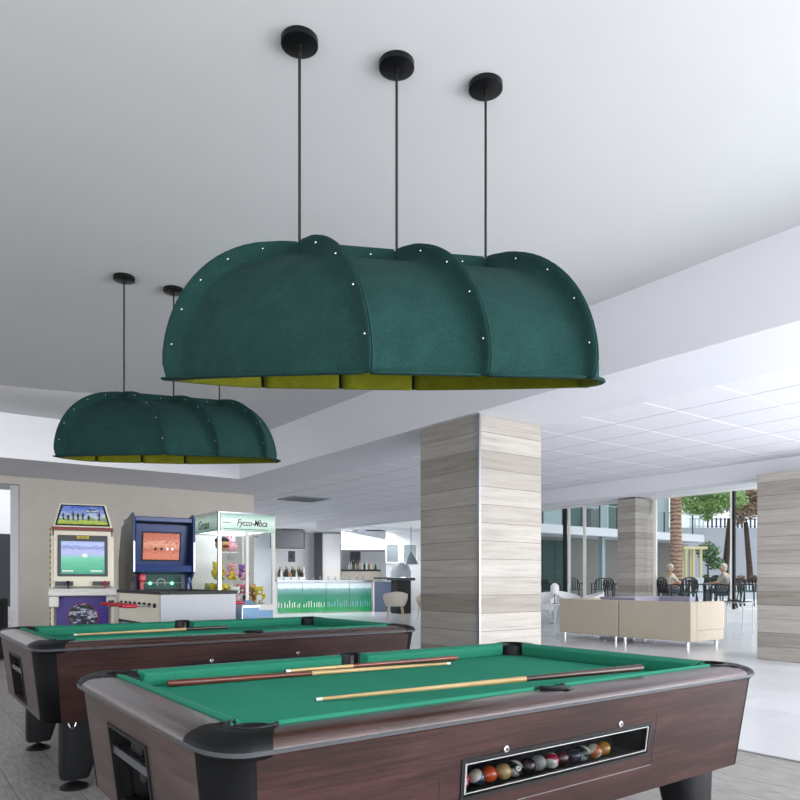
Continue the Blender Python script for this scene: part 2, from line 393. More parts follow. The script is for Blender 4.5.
# ------------------------------------------------------------------ felt pendant lamps
def frame(p):
    X0, D0, z0, yaw, ta, ts, sh = p
    u = wpt(cos(yaw), sin(yaw)); v = wpt(sin(yaw + sh), -cos(yaw + sh)); W = Vector((0, 0, 1))
    u2 = u * cos(ta) + W * sin(ta); w1 = v.cross(u2)
    if w1.z < 0: w1.negate()
    w1.normalize(); v2 = v * cos(ts) + w1 * sin(ts); w2 = w1 * cos(ts) - v * sin(ts)
    w2 = (w2 - u2 * w2.dot(u2)).normalized()
    ey = w2.cross(u2)
    Mx = Matrix((u2, ey, w2)).transposed().to_4x4()
    Mx.translation = wpt(X0, D0) + Vector((0, 0, z0))
    return Mx, Vector((v2.dot(u2), v2.dot(ey), v2.dot(w2)))
LA, LH, LS, LE, G = .926, .6198, .4823, .6996, .078
a_, h_, e_ = LA - .06, LH - .078, LE - .13
def panel(side, sect, vd):
    """felt shell panel with up-turned riveted flanges; sect 0 left cap,1,2 barrel,3 right cap"""
    def shape(p, q):  # p across 0..1, q up 0..1
        th = q * pi / 2
        if sect in (1, 2):
            u = -LS + LS * p + (LS if sect == 2 else 0)
            pos = (u, a_ * cos(th), h_ * sin(th)); nr = Vector((0, cos(th) / a_, sin(th) / h_))
        else:
            ph = p * pi / 2; sg = -1 if sect == 0 else 1; k = .62
            px, py = k * p + (1 - k) * sin(ph), k * (1 - p) + (1 - k) * cos(ph); ct = cos(th) ** .8
            pos = (sg * (LS + e_ * ct * px), a_ * cos(th) * py, h_ * sin(th))
            nr = Vector((0, cos(th) / a_, sin(th) / h_)) if p < .5 else Vector((sg * cos(th) / e_, 0, sin(th) / h_))
        gu = {0: -.006, 1: .006 - .012 * p, 2: .006 - .012 * p, 3: .006}[sect]
        pos = (pos[0] + gu, pos[1] + .006, pos[2])
        return Vector(pos), nr.normalized()
    width = LS if sect in (1, 2) else e_ * 1.25
    arc = (a_ + h_) * .8
    ed = [0.0002, .0025, .006, .013, .027, .055]; off = [G, G * .72, G * .42, G * .17, G * .045, 0]
    rr = 10
    ps = [e / width for e in ed] + [.15 + .7 * i / rr for i in range(rr + 1)] + [1 - e / width for e in reversed(ed)]
    po = off + [0] * (rr + 1) + off[::-1]
    pd = ed + [1] * (rr + 1) + ed[::-1]
    nq = 16
    qs = [0] + [.06 + .79 * i / nq for i in range(nq + 1)] + [1 - e / arc for e in reversed(ed)]
    qo = [0] * (nq + 2) + off[::-1]
    rows = []
    # base rim rolls outward
    for fr, dz in ((1, .012), (.75, .004), (.3, 0), (.06, .006)):
        row = []
        for p, o_, d_ in zip(ps, po, pd):
            pos, nr = shape(p, 0); k = min(1, (d_ / .035)) ** .5; rw = .04
            if sect in (0, 3) and p > .5: rw = .04 + .12 * (p - .5); k = max(k, .85)
            row.append(pos + nr * (rw * fr * k + o_ * .75 * (1 - fr)) + Vector((0, 0, dz - .012 - .003 * fr)))
        rows.append(row)
    for q, q_o in zip(qs, qo):
        row = []
        for p, p_o in zip(ps, po):
            pos, nr = shape(p, q)
            if sect in (0, 3): q_e = q_o if False else 0
            else: q_e = q_o
            d = max(q_e, p_o) if min(q_e, p_o) < .02 else .75 * max(q_e, p_o)
            d *= min(1, .8 + q * 3)
            if sect in (0, 3) and q > .93: d = max(d, G * (q - .93) / .07 * .7)
            pos2, _ = shape(p, min(q, .9985))
            row.append(pos2 + nr * d + Vector((0, 0, .001)))
        rows.append(row)
    b = MB(); out = []
    for r in rows: out.append([Vector((q.x, 0, q.z)) + vd * (q.y * side) for q in r])
    vs = b.grid(out); b.bm.normal_update()
    g = vs[len(vs) // 2][len(vs[0]) // 2]
    sgn = 1 if g.normal.dot(Vector((g.co.x * .3, g.co.y, g.co.z + .2))) > 0 else -1
    nr_, nc_ = len(vs), len(vs[0]); isf = lambda r, c: r < 2 or max((po[c] if c < nc_ else 0), (([0] * 4 + qo)[r] if sect in (1, 2) else 0)) > .6 * G
    iv = [[b.bm.verts.new(v.co - v.normal * .0045 * sgn) for v in row] for row in vs]
    for r in range(nr_ - 1):
        for c in range(nc_ - 1):
            f = b.bm.faces.new((iv[r][c], iv[r + 1][c], iv[r + 1][c + 1], iv[r][c + 1])); f.material_index = 0 if (isf(r, c) or isf(r + 1, c + 1) or isf(r, c + 1)) else 1
    for c in range(nc_ - 1):
        for r in (0, nr_ - 1): b.bm.faces.new((vs[r][c], vs[r][c + 1], iv[r][c + 1], iv[r][c]))
    for r in range(nr_ - 1):
        for c in (0, nc_ - 1): b.bm.faces.new((vs[r][c], vs[r + 1][c], iv[r + 1][c], iv[r][c]))
    return b
def lamp(p, scale, label, ex=None):
    Mx, vd = frame(p)
    if ex is None:
        r = thing('felt_pendant_lamp', label, 'pendant lamp', group='felt pendant lamps over the pool tables')
        for side in (1, -1):
            for sect in range(4):
                o = panel(side, sect, vd).build('shade_panel', ['felt_teal', 'felt_olive'], r, 'all')
        def riv(pt, d):
            MB().ball(pt, .0065, 1, 1, 1, 8).build('rivet', 'chrome', r, True)
        for k in (-1, 0, 1):
            for j in range(9):
                th = radians(12 + j * 19.5)
                if abs(th - pi / 2) < .12: continue
                n = (vd * (cos(th) / a_) + Vector((0, 0, sin(th) / h_))).normalized()
                riv(vd * (a_ * cos(th)) + Vector((k * LS - .008, 0, h_ * sin(th))) + n * G * .62, n)
        for sg in (-1, 1):
            for j in range(5):
                th = radians(14 + j * 16); riv(Vector((sg * (LS + e_ * cos(th) ** .8), 0, h_ * sin(th))) + Vector((sg * cos(th) / e_, 0, sin(th) / h_)).normalized() * G * .62 + vd * .008, 0)
            for f_ in (.28, .72): riv(Vector((sg * LS * f_, 0, h_ + G * .6)) + vd * .008, 0)
    else:
        r = ex
    r.matrix_world = Mx @ Matrix.Diagonal((scale, scale, scale, 1))
    Mi = (Mx @ Matrix.Diagonal((scale, scale, scale, 1))).inverted()
    for k in (-1, 0, 1):
        a = Mx @ (Vector((k * LS, 0, h_ + .01)) * scale)
        def L(x, y, z): return Mi @ Vector((a.x + x, a.y + y, z))
        MB().tube([L(0, 0, a.z), L(0, 0, CE - .04)], .0068 / scale, 8).build('cable', 'cable', r, True)
        b = MB(); b.lathe([(.004, 0), (.011, .004), (.011, .03), (.006, .04)], n=12)
        for v in b.bm.verts: v.co = L(v.co.x, v.co.y, a.z + v.co.z)
        b.build('cable_gland', 'black_metal', r, True)
        b = MB(); b.lathe([(.011, -.06), (.014, -.032), (.083, -.032), (.087, -.029), (.087, -.002), (.085, 0)], n=40)
        for v in b.bm.verts: v.co = L(v.co.x, v.co.y, CE + v.co.z)
        b.build('ceiling_canopy', 'black_metal', r, True)
    return r
def children(o): return [x for x in bpy.data.objects if x.parent == o]
lamp1 = lamp((-.0184, 3.5829, 2.2164, .3173, .0706, -.2168, .0835), 1, 'large dark green felt tunnel lamp on three cables, hanging nearest above the front pool table')
lamp2 = lamp1.copy(); C.objects.link(lamp2); lamp2['label'] = 'smaller-looking dark green felt tunnel lamp hanging farther back at left above the rear pool table'
for ch in children(lamp1):
    if ch.name.startswith(('shade_panel', 'rivet')):
        c = ch.copy(); C.objects.link(c); c.parent = lamp2
lamp((-1.9826, 6.2007, 2.2737, .6358, .0739, -.0903, .0835), .8696, None, lamp2)

# ------------------------------------------------------------------ pool tables
HX, HY = 1.31, .80
RC = .13
def rrect(hx, hy, r, n=7):
    """rounded rectangle outline split into 8 runs: list of (kind, pts)"""
    runs = []
    rx, ry = r * .75, r * 1.3
    cs_ = [((-hx + rx, -hy + ry), pi, 'c'), ((hx - rx, -hy + ry), 1.5 * pi, 'c'), ((hx - rx, hy - ry), 0, 'c'), ((-hx + rx, hy - ry), .5 * pi, 'c')]
    for (c, a0, _) in cs_:
        runs.append([(c[0] + rx * cos(a0 + pi / 2 * k / n), c[1] + ry * sin(a0 + pi / 2 * k / n)) for k in range(n + 1)])
    return runs
def make_table(label):
    T = thing('pool_table', label, 'pool table', group='coin-operated pool tables')
    ZB, ZT, ins = .36, .772, .05
    oc = rrect(HX - .01, HY - .01, RC); ob = rrect(HX - .01 - ins, HY - .01 - ins, RC - .02)
    def wallstrip(top, bot, name, mat, th=.018):
        b = MB(); rows = [[Vector((*p, ZT)) for p in top], [Vector((*p, ZB)) for p in bot]]
        b.grid(rows); o = b.build(name, mat, T, True)
        # outward normals
        f = o.data.polygons[0]
        if f.normal.dot(Vector((f.center.x, f.center.y, 0))) < 0: o.data.flip_normals()
        s = o.modifiers.new('t', 'SOLIDIFY'); s.thickness = th; s.offset = -1
        return o
    def seg(a, b, n=1): return [(a[0] + (b[0] - a[0]) * i / n, a[1] + (b[1] - a[1]) * i / n) for i in range(n + 1)]
    for i in range(4):
        wallstrip(oc[i], ob[i], 'corner_post', 'post_black')
    # plain sides: back (+y) and right (+x)
    wallstrip(seg(oc[1][-1], oc[2][0]), seg(ob[1][-1], ob[2][0]), 'end_panel', 'rosewood_end')
    wallstrip(seg(oc[2][-1], oc[3][0]), seg(ob[2][-1], ob[3][0]), 'side_panel', 'rosewood')
    # faces with an opening: bilinear quads around it
    def holed(a, b, c, d, u0, u1, v0, v1, name, mat, th=.018):
        # a,b top ends, c,d bottom ends ; u along, v down
        P = lambda u, v: (Vector((*a, ZT)).lerp(Vector((*b, ZT)), u)).lerp(Vector((*c, ZB)).lerp(Vector((*d, ZB)), u), v)
        us, vs = [0, u0, u1, 1], [0, v0, v1, 1]; bb = MB()
        V = [[bb.bm.verts.new(P(u, v)) for u in us] for v in vs]
        for j in range(3):
            for i in range(3):
                if i == 1 and j == 1: continue
                bb.bm.faces.new((V[j][i], V[j][i + 1], V[j + 1][i + 1], V[j + 1][i]))
        o = bb.build(name, mat, T)
        f = o.data.polygons[0]
        if f.normal.dot(Vector((f.center.x, f.center.y, 0))) < 0: o.data.flip_normals()
        s = o.modifiers.new('t', 'SOLIDIFY'); s.thickness = th; s.offset = -1
        return P
    # front: ball window.  world x 1.41..2.37 of the near table -> local -0.49..0.47
    A, B, Cc, D = oc[0][-1], oc[1][0], ob[0][-1], ob[1][0]
    L_ = B[0] - A[0]; u0 = (-.50 - A[0]) / L_; u1 = (.475 - A[0]) / L_; v0 = (ZT - .632) / (ZT - ZB); v1 = (ZT - .522) / (ZT - ZB)
    P = holed(A, B, Cc, D, u0, u1, v0, v1, 'side_panel', 'rosewood')
    def onface(P, u, v, out): # point pushed out along face normal
        n = (P(u + .01, v) - P(u, v)).cross(P(u, v + .01) - P(u, v)).normalized()
        if n.dot(Vector((P(.5, .5).x, P(.5, .5).y, 0))) < 0: n.negate()
        return P(u, v) + n * out
    def faceframe(P, u0, u1, v0, v1, wu, wv, o0, o1, name, mat, par, inner=True):
        b = MB()
        for (a0, a1, b0, b1) in ((u0 - wu, u1 + wu, v0 - wv, v0), (u0 - wu, u1 + wu, v1, v1 + wv), (u0 - wu, u0, v0, v1), (u1, u1 + wu, v0, v1)):
            b.hull8([onface(P, a0, b0, o0), onface(P, a1, b0, o0), onface(P, a1, b1, o0), onface(P, a0, b1, o0), onface(P, a0, b0, o1), onface(P, a1, b0, o1), onface(P, a1, b1, o1), onface(P, a0, b1, o1)])
        return b.build(name, mat, par)
    fr = faceframe(P, u0, u1, v0, v1, .006, .03, -.03, .004, 'window_frame', 'black_plastic', T)
    b = MB(); b.hull8([onface(P, *q) for q in ((u0, v0, -.006), (u1, v0, -.006), (u1, v1, -.006), (u0, v1, -.006), (u0, v0, -.003), (u1, v0, -.003), (u1, v1, -.003), (u0, v1, -.003))])
    b.build('window_pane', 'dimming_glass', fr)
    faceframe(P, u0 + .004, u1 - .004, v0 + .02, v1 - .025, .003, .010, -.003, .0015, 'chrome_edging', 'chrome', fr)
    # tray behind the window
    b = MB(); y_ = -HY + .05
    yf = onface(P, .5, v1, -.03).y
    b.box(-.51, .49, yf, yf + .15, -.0 + .505, .513).box(-.51, .49, yf + .14, yf + .155, .50, .66).box(-.52, -.505, yf, yf + .15, .505, .66).box(.485, .50, yf, yf + .15, .505, .66).box(-.51, .49, yf + .02, yf + .15, .655, .665)
    b.build('ball_tray', 'dark_plastic', T)
    # fine seam of the service door and light scratch strip below
    def uv(x, z): return ((x - A[0]) / L_, (ZT - z) / (ZT - ZB))
    for (x0, x1, z0, z1) in ((.52, .523, .47, .67), (-.60, -.597, .42, .62), (-.25, .52, .464, .467)):
        b = MB(); q = [uv(x0, z0), uv(x1, z0), uv(x1, z1), uv(x0, z1)]
        b.hull8([onface(P, *k, -.001) for k in q] + [onface(P, *k, .0012) for k in q]); b.build('door_seam', 'steel' if x1 - x0 > .1 else 'ink', T)
    for x, z in ((-.325, .652), (.28, .66)):
        c = onface(P, *uv(x, z), .0); n = (onface(P, *uv(x, z), .01) - c).normalized()
        lk = MB().tube([c, c + n * .006, c + n * .009], [.0125, .0125, .009], 16).build('lock', 'chrome', T, True)
        MB().tube([c + n * .008, c + n * .011], .004, 8).build('keyhole', 'ink', lk)
    # left end: ball return box. local y -> world y ; opening world y 2.2..2.64 z .35?.68
    A2, B2, C2, D2 = oc[3][-1], oc[0][0], ob[3][-1], ob[0][0]   # top from +y to -y on the left end
    Ly = A2[1] - B2[1]
    yv = lambda y: (A2[1] - y) / Ly
    P2 = holed(A2, B2, C2, D2, yv(.27), yv(-.17), (ZT - .67) / (ZT - ZB), (ZT - .40) / (ZT - ZB), 'end_panel', 'rosewood_end')
    bx = faceframe(P2, yv(.27), yv(-.17), (ZT - .67) / (ZT - ZB), (ZT - .40) / (ZT - ZB), .012, .03, -.05, .006, 'return_box', 'black_plastic', T)
    b = MB(); xi = -HX + .06
    b.box(xi + .01, xi + .22, -.19, .29, .37, .385).box(xi + .20, xi + .22, -.19, .29, .37, .69).box(xi + .01, xi + .2, -.19, -.175, .37, .69).box(xi + .01, xi + .2, .275, .29, .37, .69)
    b.build('box_lining', 'ink', bx)
    b = MB(); b.box(xi - .02, xi + .03, -.17, .27, .58, .592).box(xi - .025, xi - .015, -.17, .27, .573, .60)
    b.build('metal_shelf', 'trim_metal', bx)
    MB().box(xi + .0, xi + .08, .02, .14, .60, .655, .008).box(xi - .01, xi + .05, -.06, .0, .53, .6, .008).build('coin_slide', 'black_plastic', bx)
    # bottom board
    b = MB(); b.prism([p for r in rrect(HX - .11, HY - .11, RC - .03) for p in r], ZB + .004, ZB + .02, 'z'); b.build('bottom_board', 'dark_plastic', T)
    # --- rail: loft between outer lip and inner edge / pocket arcs
    PR = .068; pc = (HX - .165, HY - .165); inn = .128
    def section(o, i, crest=.815):
        o = Vector((*o, 0)); i = Vector((*i, 0)); d = i - o; n = d.normalized(); Ld = d.length
        crest -= .006; pr = [(-.0, .768), (-.005, .775), (-.002, .785), (.006, .794), (.022, .802), (.055, crest)]
        pts = [o + n * a + Vector((0, 0, z)) for a, z in pr]
        pts += [i - n * .02 + Vector((0, 0, crest)), i - n * .005 + Vector((0, 0, crest - .002)), i + Vector((0, 0, crest - .008)), i + Vector((0, 0, .735)), o + n * .03 + Vector((0, 0, .735))]
        return pts
    def loft(secs, name, mat, caps=True):
        b = MB(); vs = b.grid(secs, True)
        if caps: b.bm.faces.new(vs[0]); b.bm.faces.new(vs[-1][::-1])
        return b.build(name, mat, T, True)
    oo = rrect(HX, HY, RC)
    for ci, (sx, sy) in enumerate(((-1, -1), (1, -1), (1, 1), (-1, 1))):
        # corner casting; outline from 0.05 before to 0.05 after the arc
        run = oo[ci]; n = len(run) - 1
        ang0 = [pi, 1.5 * pi, 0, .5 * pi][ci]
        t0 = Vector(run[0]); t1 = Vector(run[-1]); d0 = Vector((-sin(ang0), cos(ang0))); d1 = Vector((-sin(ang0 + pi / 2), cos(ang0 + pi / 2)))
        ext = .05
        outer = [t0 - d0 * ext] + [Vector(p) for p in run] + [t1 + d1 * ext]
        pcx, pcy = sx * pc[0], sy * pc[1]
        ang_mid = math.atan2(sy, sx); m = len(outer) - 1
        inner = []
        for k in range(m + 1):
            a = ang_mid + (k / m - .5) * radians(245)
            inner.append(Vector((pcx + PR * cos(a), pcy + PR * sin(a))))
        inn0 = outer[0] + (-1) * Vector((cos(ang0), sin(ang0))) * inn; inn1 = outer[-1] - Vector((cos(ang0 + pi / 2), sin(ang0 + pi / 2))) * inn
        secs = [section(outer[0], inn0, .816)] + [section(outer[k], inner[k], .818) for k in range(m + 1)] + [section(outer[-1], inn1, .816)]
        secs[0] = section(outer[0] - d0 * .002, inn0 - d0 * .002, .816); secs[-1] = section(outer[-1] + d1 * .002, inn1 + d1 * .002, .816)
        loft(secs, 'rail_corner', 'casting_black')
        # chrome-edged pocket liner
        ring = [Vector((pcx + (PR + .001) * cos(ang_mid + radians(a)), pcy + (PR + .001) * sin(ang_mid + radians(a)), .811)) for a in range(-118, 119, 12)]
        pk = MB().tube(ring, .006, 8).build('pocket_rim', 'black_plastic', T, True)
        b = MB(); b.lathe([(PR - .002, .80), (PR - .004, .68), (.05, .62), (0, .615)], (pcx, pcy, 0), 24, False)
        # remove the part towards the bed above the slate
        dl = [f for f in b.bm.faces if f.calc_center_median().z > .745 and (f.calc_center_median() - Vector((pcx, pcy, 0))).xy.dot(Vector((sx, sy))) < 0]
        bmesh.ops.delete(b.bm, geom=dl, context='FACES_ONLY'); b.build('pocket_cup', 'ink', pk, True)
    # straight rails (front/back split by side pocket notch)
    def rail(p0, p1, nrm, name, mat, notch=None):
        p0, p1, nrm = Vector(p0), Vector(p1), Vector(nrm); secs = []
        N = 40 if notch else 1
        for k in range(N + 1):
            o = p0.lerp(p1, k / N); wd = inn
            if notch is not None:
                dx = abs((o - Vector(notch)).dot((p1 - p0).normalized()))
                if dx < .062: wd = inn - .015 - math.sqrt(max(0, .06 ** 2 - dx ** 2)) * .85
            secs.append(section(o, o + nrm * wd))
        return loft(secs, name, mat)
    xs, ys = HX - RC * .75 - .05, HY - RC * 1.3 - .05
    rail((-xs, -HY), (xs, -HY), (0, 1), 'long_rail', 'rail_wood', (0, -HY)); rail((xs, HY), (-xs, HY), (0, -1), 'long_rail', 'rail_wood', (0, HY))
    rail((HX, -ys), (HX, ys), (-1, 0), 'short_rail', 'rail_wood_end'); rail((-HX, ys), (-HX, -ys), (1, 0), 'short_rail', 'rail_wood_end')
    # lip trim in polished metal colour, around the lower edge
    full = [p for r in rrect(HX + .0, HY + .0, RC) for p in r]
    rows = []
    for dz, k in ((.763, -.004), (.763, .005), (.773, .008), (.776, .003)):
        rows.append([Vector((*p, dz)) for p in [q for r in rrect(HX + k, HY + k, RC + k) for q in r]])
    b = MB(); b.grid(list(map(list, zip(*[r + [r[0]] for r in rows]))), False); b.build('rail_trim', 'trim_metal', T, True)
    for sy in (-1, 1):
        cy = sy * (HY - inn + .012)
        ring = [(0 + .058 * cos(a), cy + sy * .04 * sin(a) * 1.0, .8165) for a in [pi * k / 16 for k in range(17)]]
        pk = MB().tube(ring, .006, 8).build('pocket_rim', 'black_plastic', T, True)
        pt = [(.085, cy - sy * .03), (.075, cy + sy * .012), (.058, cy + sy * .03), (.03, cy + sy * .058), (0, cy + sy * .066), (-.03, cy + sy * .058), (-.058, cy + sy * .03), (-.075, cy + sy * .012), (-.085, cy - sy * .03)]
        ins_ = [(.057 * cos(pi * k / 8), cy + sy * .041 * sin(pi * k / 8)) for k in range(9)]
        b = MB(); b.grid([[(x, y, .8115) for x, y in pt], [(x, y, .8185) for x, y in ins_], [(x, y, .74) for x, y in ins_]]); b.build('pocket_plate', 'black_plastic', pk, True)
        b = MB(); b.lathe([(.055, .744), (.052, .68), (0, .64)], (0, cy, 0), 20, False); b.build('pocket_cup', 'ink', pk, True)
    # bed with pocket cut-outs
    bx_, by_ = HX - inn + .005, HY - inn + .005
    pts = []
    def arc(cx, cy, r, a0, a1, n=8): return [(cx + r * cos(a0 + (a1 - a0) * k / n), cy + r * sin(a0 + (a1 - a0) * k / n)) for k in range(n + 1)]
    for (sx, sy, a0) in ((-1, -1, radians(135)), (1, -1, radians(225)), (1, 1, radians(315)), (-1, 1, radians(45))):
        cx, cy = sx * pc[0], sy * pc[1]; am = math.atan2(-sy, -sx)
        pts += arc(cx, cy, PR - .002, am + radians(75), am - radians(75)) if False else arc(cx, cy, PR - .002, am - radians(-82), am - radians(82))
        if sx == -1 and sy == -1: pts += [(-.055, -by_)] + arc(0, -by_ - .0, .05, pi, 0, 6) + [(.055, -by_)]
        if sx == 1 and sy == 1: pts += [(.055, by_)] + arc(0, by_, .05, 0, -pi, 6) + [(-.055, by_)]
    b = MB(); vs = [b.bm.verts.new((x, y, .745)) for x, y in pts]; f = b.bm.faces.new(vs); bmesh.ops.triangulate(b.bm, faces=[f])
    o = b.build('playing_cloth', 'baize', T)
    if o.data.polygons[0].normal.z < 0: o.data.flip_normals()
    # cushions
    def cushion(p0, p1, nrm, c0, c1):
        p0, p1, nrm = Vector((*p0, 0)), Vector((*p1, 0)), Vector((*nrm, 0)); d = (p1 - p0).normalized(); secs = []
        for p, s in ((p0 - d * 0, c0), (p1, -c1)):
            sec = []
            for a, z in ((-.004, .745), (-.004, .812), (.004, .817), (.03, .812), (.046, .802), (.048, .794), (.03, .747)):
                sec.append(p + nrm * a + d * s * max(0, a) + Vector((0, 0, z)))
            secs.append(sec)
        b = MB(); vs = b.grid(secs, True); b.bm.faces.new(vs[0]); b.bm.faces.new(vs[1][::-1]); b.build('cushion', 'baize_cushion', T, True)
    cx0 = pc[0] - PR + .02; sy0 = pc[1] - PR + .02; yi = HY - inn; xi2 = HX - inn
    cushion((-cx0, -yi), (-.062, -yi), (0, 1), .9, .4); cushion((.062, -yi), (cx0, -yi), (0, 1), .4, .9)
    cushion((cx0, yi), (.062, yi), (0, -1), .9, .4); cushion((-.062, yi), (-cx0, yi), (0, -1), .4, .9)
    cushion((xi2, -sy0), (xi2, sy0), (-1, 0), .9, .9); cushion((-xi2, sy0), (-xi2, -sy0), (1, 0), .9, .9)
    return T
def add_legs(T, ex):
    for sx in (-1, 1):
        for sy in (-1, 1):
            x, y = sx * (HX - .27), sy * (HY - .22)
            b = MB(); n = 16; rows = []
            for z, rx, ry, ox in ((.37, .13, .10, .0), (.34, .128, .1, 0), (.05 , .085, .08, -sx * -.045), (.012, .076, .073, -sx * -.05)):
                rows.append([Vector((x - sx * .02 + ox * -1 * -1 + rx * (abs(cos(t)) ** .6) * (1 if cos(t) >= 0 else -1), y + ry * (abs(sin(t)) ** .6) * (1 if sin(t) >= 0 else -1), z)) for t in [2 * pi * k / n for k in range(n)]])
            vs = b.grid(rows, True); b.bm.faces.new(vs[0]); b.bm.faces.new(vs[-1][::-1])
            lg = b.build('leg', 'leg_black', T, True)
            fx = x - sx * .02 + sx * .05
            b = MB(); b.lathe([(.078, -ex), (.08, -ex + .008), (.07, -ex + .02), (.03, -ex + .035), (.016, -ex + .04), (.016, .09)], (fx, y, 0), 24); b.build('levelling_foot', 'black_plastic', lg, True)
t1 = make_table('front pool table with green cloth, three cues on top and a ball window')
t2 = dup(t1, label='rear pool table at left with a single cue along its far side')
add_legs(t1, 0); add_legs(t2, .05)
t1.location = (1.95, 2.405, 0); t2.location = (1.96, 4.96, .05)
# pull ring on the rear table's front panel
b = MB(); b.tube([(-.99 + .036 * cos(a), -.765, .47 + .036 * sin(a)) for a in [2 * pi * k / 20 for k in range(21)]], .004, 6); b.build('pull_ring', 'chrome', t2, True)
b = MB(); b.tube([(-1.10 + .02 * cos(a), -.68, .345 + .03 * sin(a)) for a in [-pi + pi * k / 10 for k in range(11)]], .004, 6); b.build('hook', 'chrome', t2, True)

# balls in the tray
def ball_mat(name, col, stripe):
    t = NT(name); c = t.n('ShaderNodeTexCoord'); sp = t.n('ShaderNodeSeparateXYZ'); t.l(c.outputs['Object'], sp.inputs[0])
    if stripe:
        k = t.math('LESS_THAN', t.math('ABSOLUTE', sp.outputs[2]), .0125); r = t.mix(k, 'ddd6c4', col)
    else: r = t.mix(0.0, col, col)
    M[name] = t.set(r, .12, Coat_Weight=.5)
bl = [('dark blue', '1f3350', 0, ''), ('red', 'a51f33', 0, '3'), ('blue striped', '2d4058', 1, ''), ('orange', 'd9562c', 0, ''), ('cream yellow', 'c9a66c', 0, ''), ('green striped', '1e3a30', 1, '8'),
      ('dark maroon', '3a2329', 0, ''), ('pale grey', '9a9c98', 0, ''), ('red striped', 'b52a45', 1, ''), ('maroon', '522430', 0, ''), ('deep navy', '2a2e42', 0, ''), ('dark green striped', '22332c', 1, ''), ('orange striped', 'c9632d', 1, ''), ('amber', 'c08436', 0, '')]
pos_desc = ['leftmost in the ball window', 'second from the left in the ball window', 'between the red and orange balls', 'fourth from the left in the ball window', 'right of the orange ball', 'with a number, left of the middle', 'just left of the pale grey ball', 'at the middle of the row', 'just right of the pale grey ball', 'beside the red striped ball', 'right of the middle of the row', 'left of the orange striped ball', 'second from the right', 'rightmost in the ball window']
bxs = [1.468 + .0612 * i for i in range(14)]
yf1 = t1.location.y - HY + .02 + .065 * .6 + .03
for i, ((nm, col, st, num), x) in enumerate(zip(bl, bxs)):
    ball_mat('ball_' + nm.replace(' ', '_'), col, st)
    yy = yf1 + .032 + (.006 if i % 2 else 0)
    o = MB().ball((0, 0, 0), .0292, seg=24).build('billiard_ball', 'ball_' + nm.replace(' ', '_'), None, True, (x, yy, .5425))
    o.rotation_euler = (random.uniform(-.5, .5), random.uniform(.4, .9) * random.choice((-1, 1)), 0)
    tag(o, nm + ' billiard ball ' + pos_desc[i] + ' of the front pool table', 'ball', 'billiard balls behind the window')
    if num:
        o.rotation_euler = (0, .7 if st else 0, 0)
        e = Matrix.Rotation(-o.rotation_euler.y, 4, 'Y')
        d = MB().tube([(0, -.0275, 0), (0, -.0297, 0)], .0095, 14).build('number_spot', 'white_print', o); d.rotation_euler = (0, 0, -.35)
        tx = text('number', num, .015, 'ink', d, (0, -.0299, 0), ext=.0003)

# cues: tip -> butt
def cue(tip, butt, mats, label, name='billiard_cue'):
    tip, butt = Vector(tip), Vector(butt); L = (butt - tip).length
    r = thing(name, label, 'cue', tip, group='billiard cues'); r.rotation_mode = 'QUATERNION'; r.rotation_quaternion = (butt - tip).to_track_quat('X', 'Z')
    split = L * mats[2]; rt, rb = .0065, .0145
    rad = lambda s: rt + (rb - rt) * s / L
    MB().tube([(.03, 0, 0), (split, 0, 0)], [rad(.03), rad(split)], 14).build('shaft', mats[0], r, True)
    MB().tube([(split, 0, 0), (L - .02, 0, 0), (L, 0, 0)], [rad(split), rb, rb * .8], 14).build('butt', mats[1], r, True)
    MB().tube([(.006, 0, 0), (.03, 0, 0)], rad(.02) * 1.02, 14).build('ferrule', 'white_plastic', r, True)
    MB().tube([(0, 0, 0), (.006, 0, 0)], [.005, .0062], 14).build('tip', 'navy_dark', r, True)
    return r
bz = .745
A1 = (.985, 2.875); 
cue((2.45, 2.86, bz + .009), (.97, 2.975, bz + .016), ('cue_wood', 'cue_red', .55), 'long cue with red-brown butt at left, along the far cushion of the front table')
cue((1.50, 2.935, bz + .032), (2.60, 2.985, bz + .017), ('cue_wood', 'cue_red', .35), 'red-brown cue with butt at right, beside the far middle pocket')
cue((1.30, 2.30, bz + .0075), (2.54, 1.745, .822 + .0145), ('cue_wood', 'cue_dark', .62), 'dark-butted cue lying across the front table onto its near rail')
cue((1.10, 5.46, .05 + bz + .01), (2.3, 5.52, .05 + bz + .016), ('cue_wood', 'cue_dark', .7), 'single cue lying along the far side of the rear pool table')

# ------------------------------------------------------------------ arcade cabinets
def placeb(b, name, mat, par, loc=None, smooth=False): return b.build(name, mat, par, smooth, loc)
# white sit-down style cabinet
A = thing('arcade_machine', 'tall cream arcade machine with a football screen and a purple front panel', 'arcade machine', (1.82, 8.5, 0), radians(-12))
W2 = .325
prof = [(-.02, 0), (.62, 0), (.62, 1.75), (.30, 1.78), (.12, 1.70), (.02, 1.12), (-.1, 1.08), (-.1, 1.03), (-.02, 1.0)]
MB().prism(prof, -W2, -W2 + .03, 'x').build('side_panel', 'cream_plastic', A); MB().prism(prof, W2 - .03, W2, 'x').build('side_panel', 'cream_plastic', A)
MB().box(-W2 + .03, W2 - .03, .1, .62, 0, 1.70).build('body', 'cream_plastic', A)
MB().box(-W2 - .012, -W2 - .002, .02, .05, .1, 1.78).build('edge_strip', 'chain_strip', A)
def slanted(b, x0, x1, z0, z1, y_at, th):  # panel leaning: y = y_at(z)
    b.hull8([(x0, y_at(z0) + th, z0), (x1, y_at(z0) + th, z0), (x1, y_at(z0), z0), (x0, y_at(z0), z0), (x0, y_at(z1) + th, z1), (x1, y_at(z1) + th, z1), (x1, y_at(z1), z1), (x0, y_at(z1), z1)]); return b
ya = lambda z: .0 + (z - 1.12) * .17
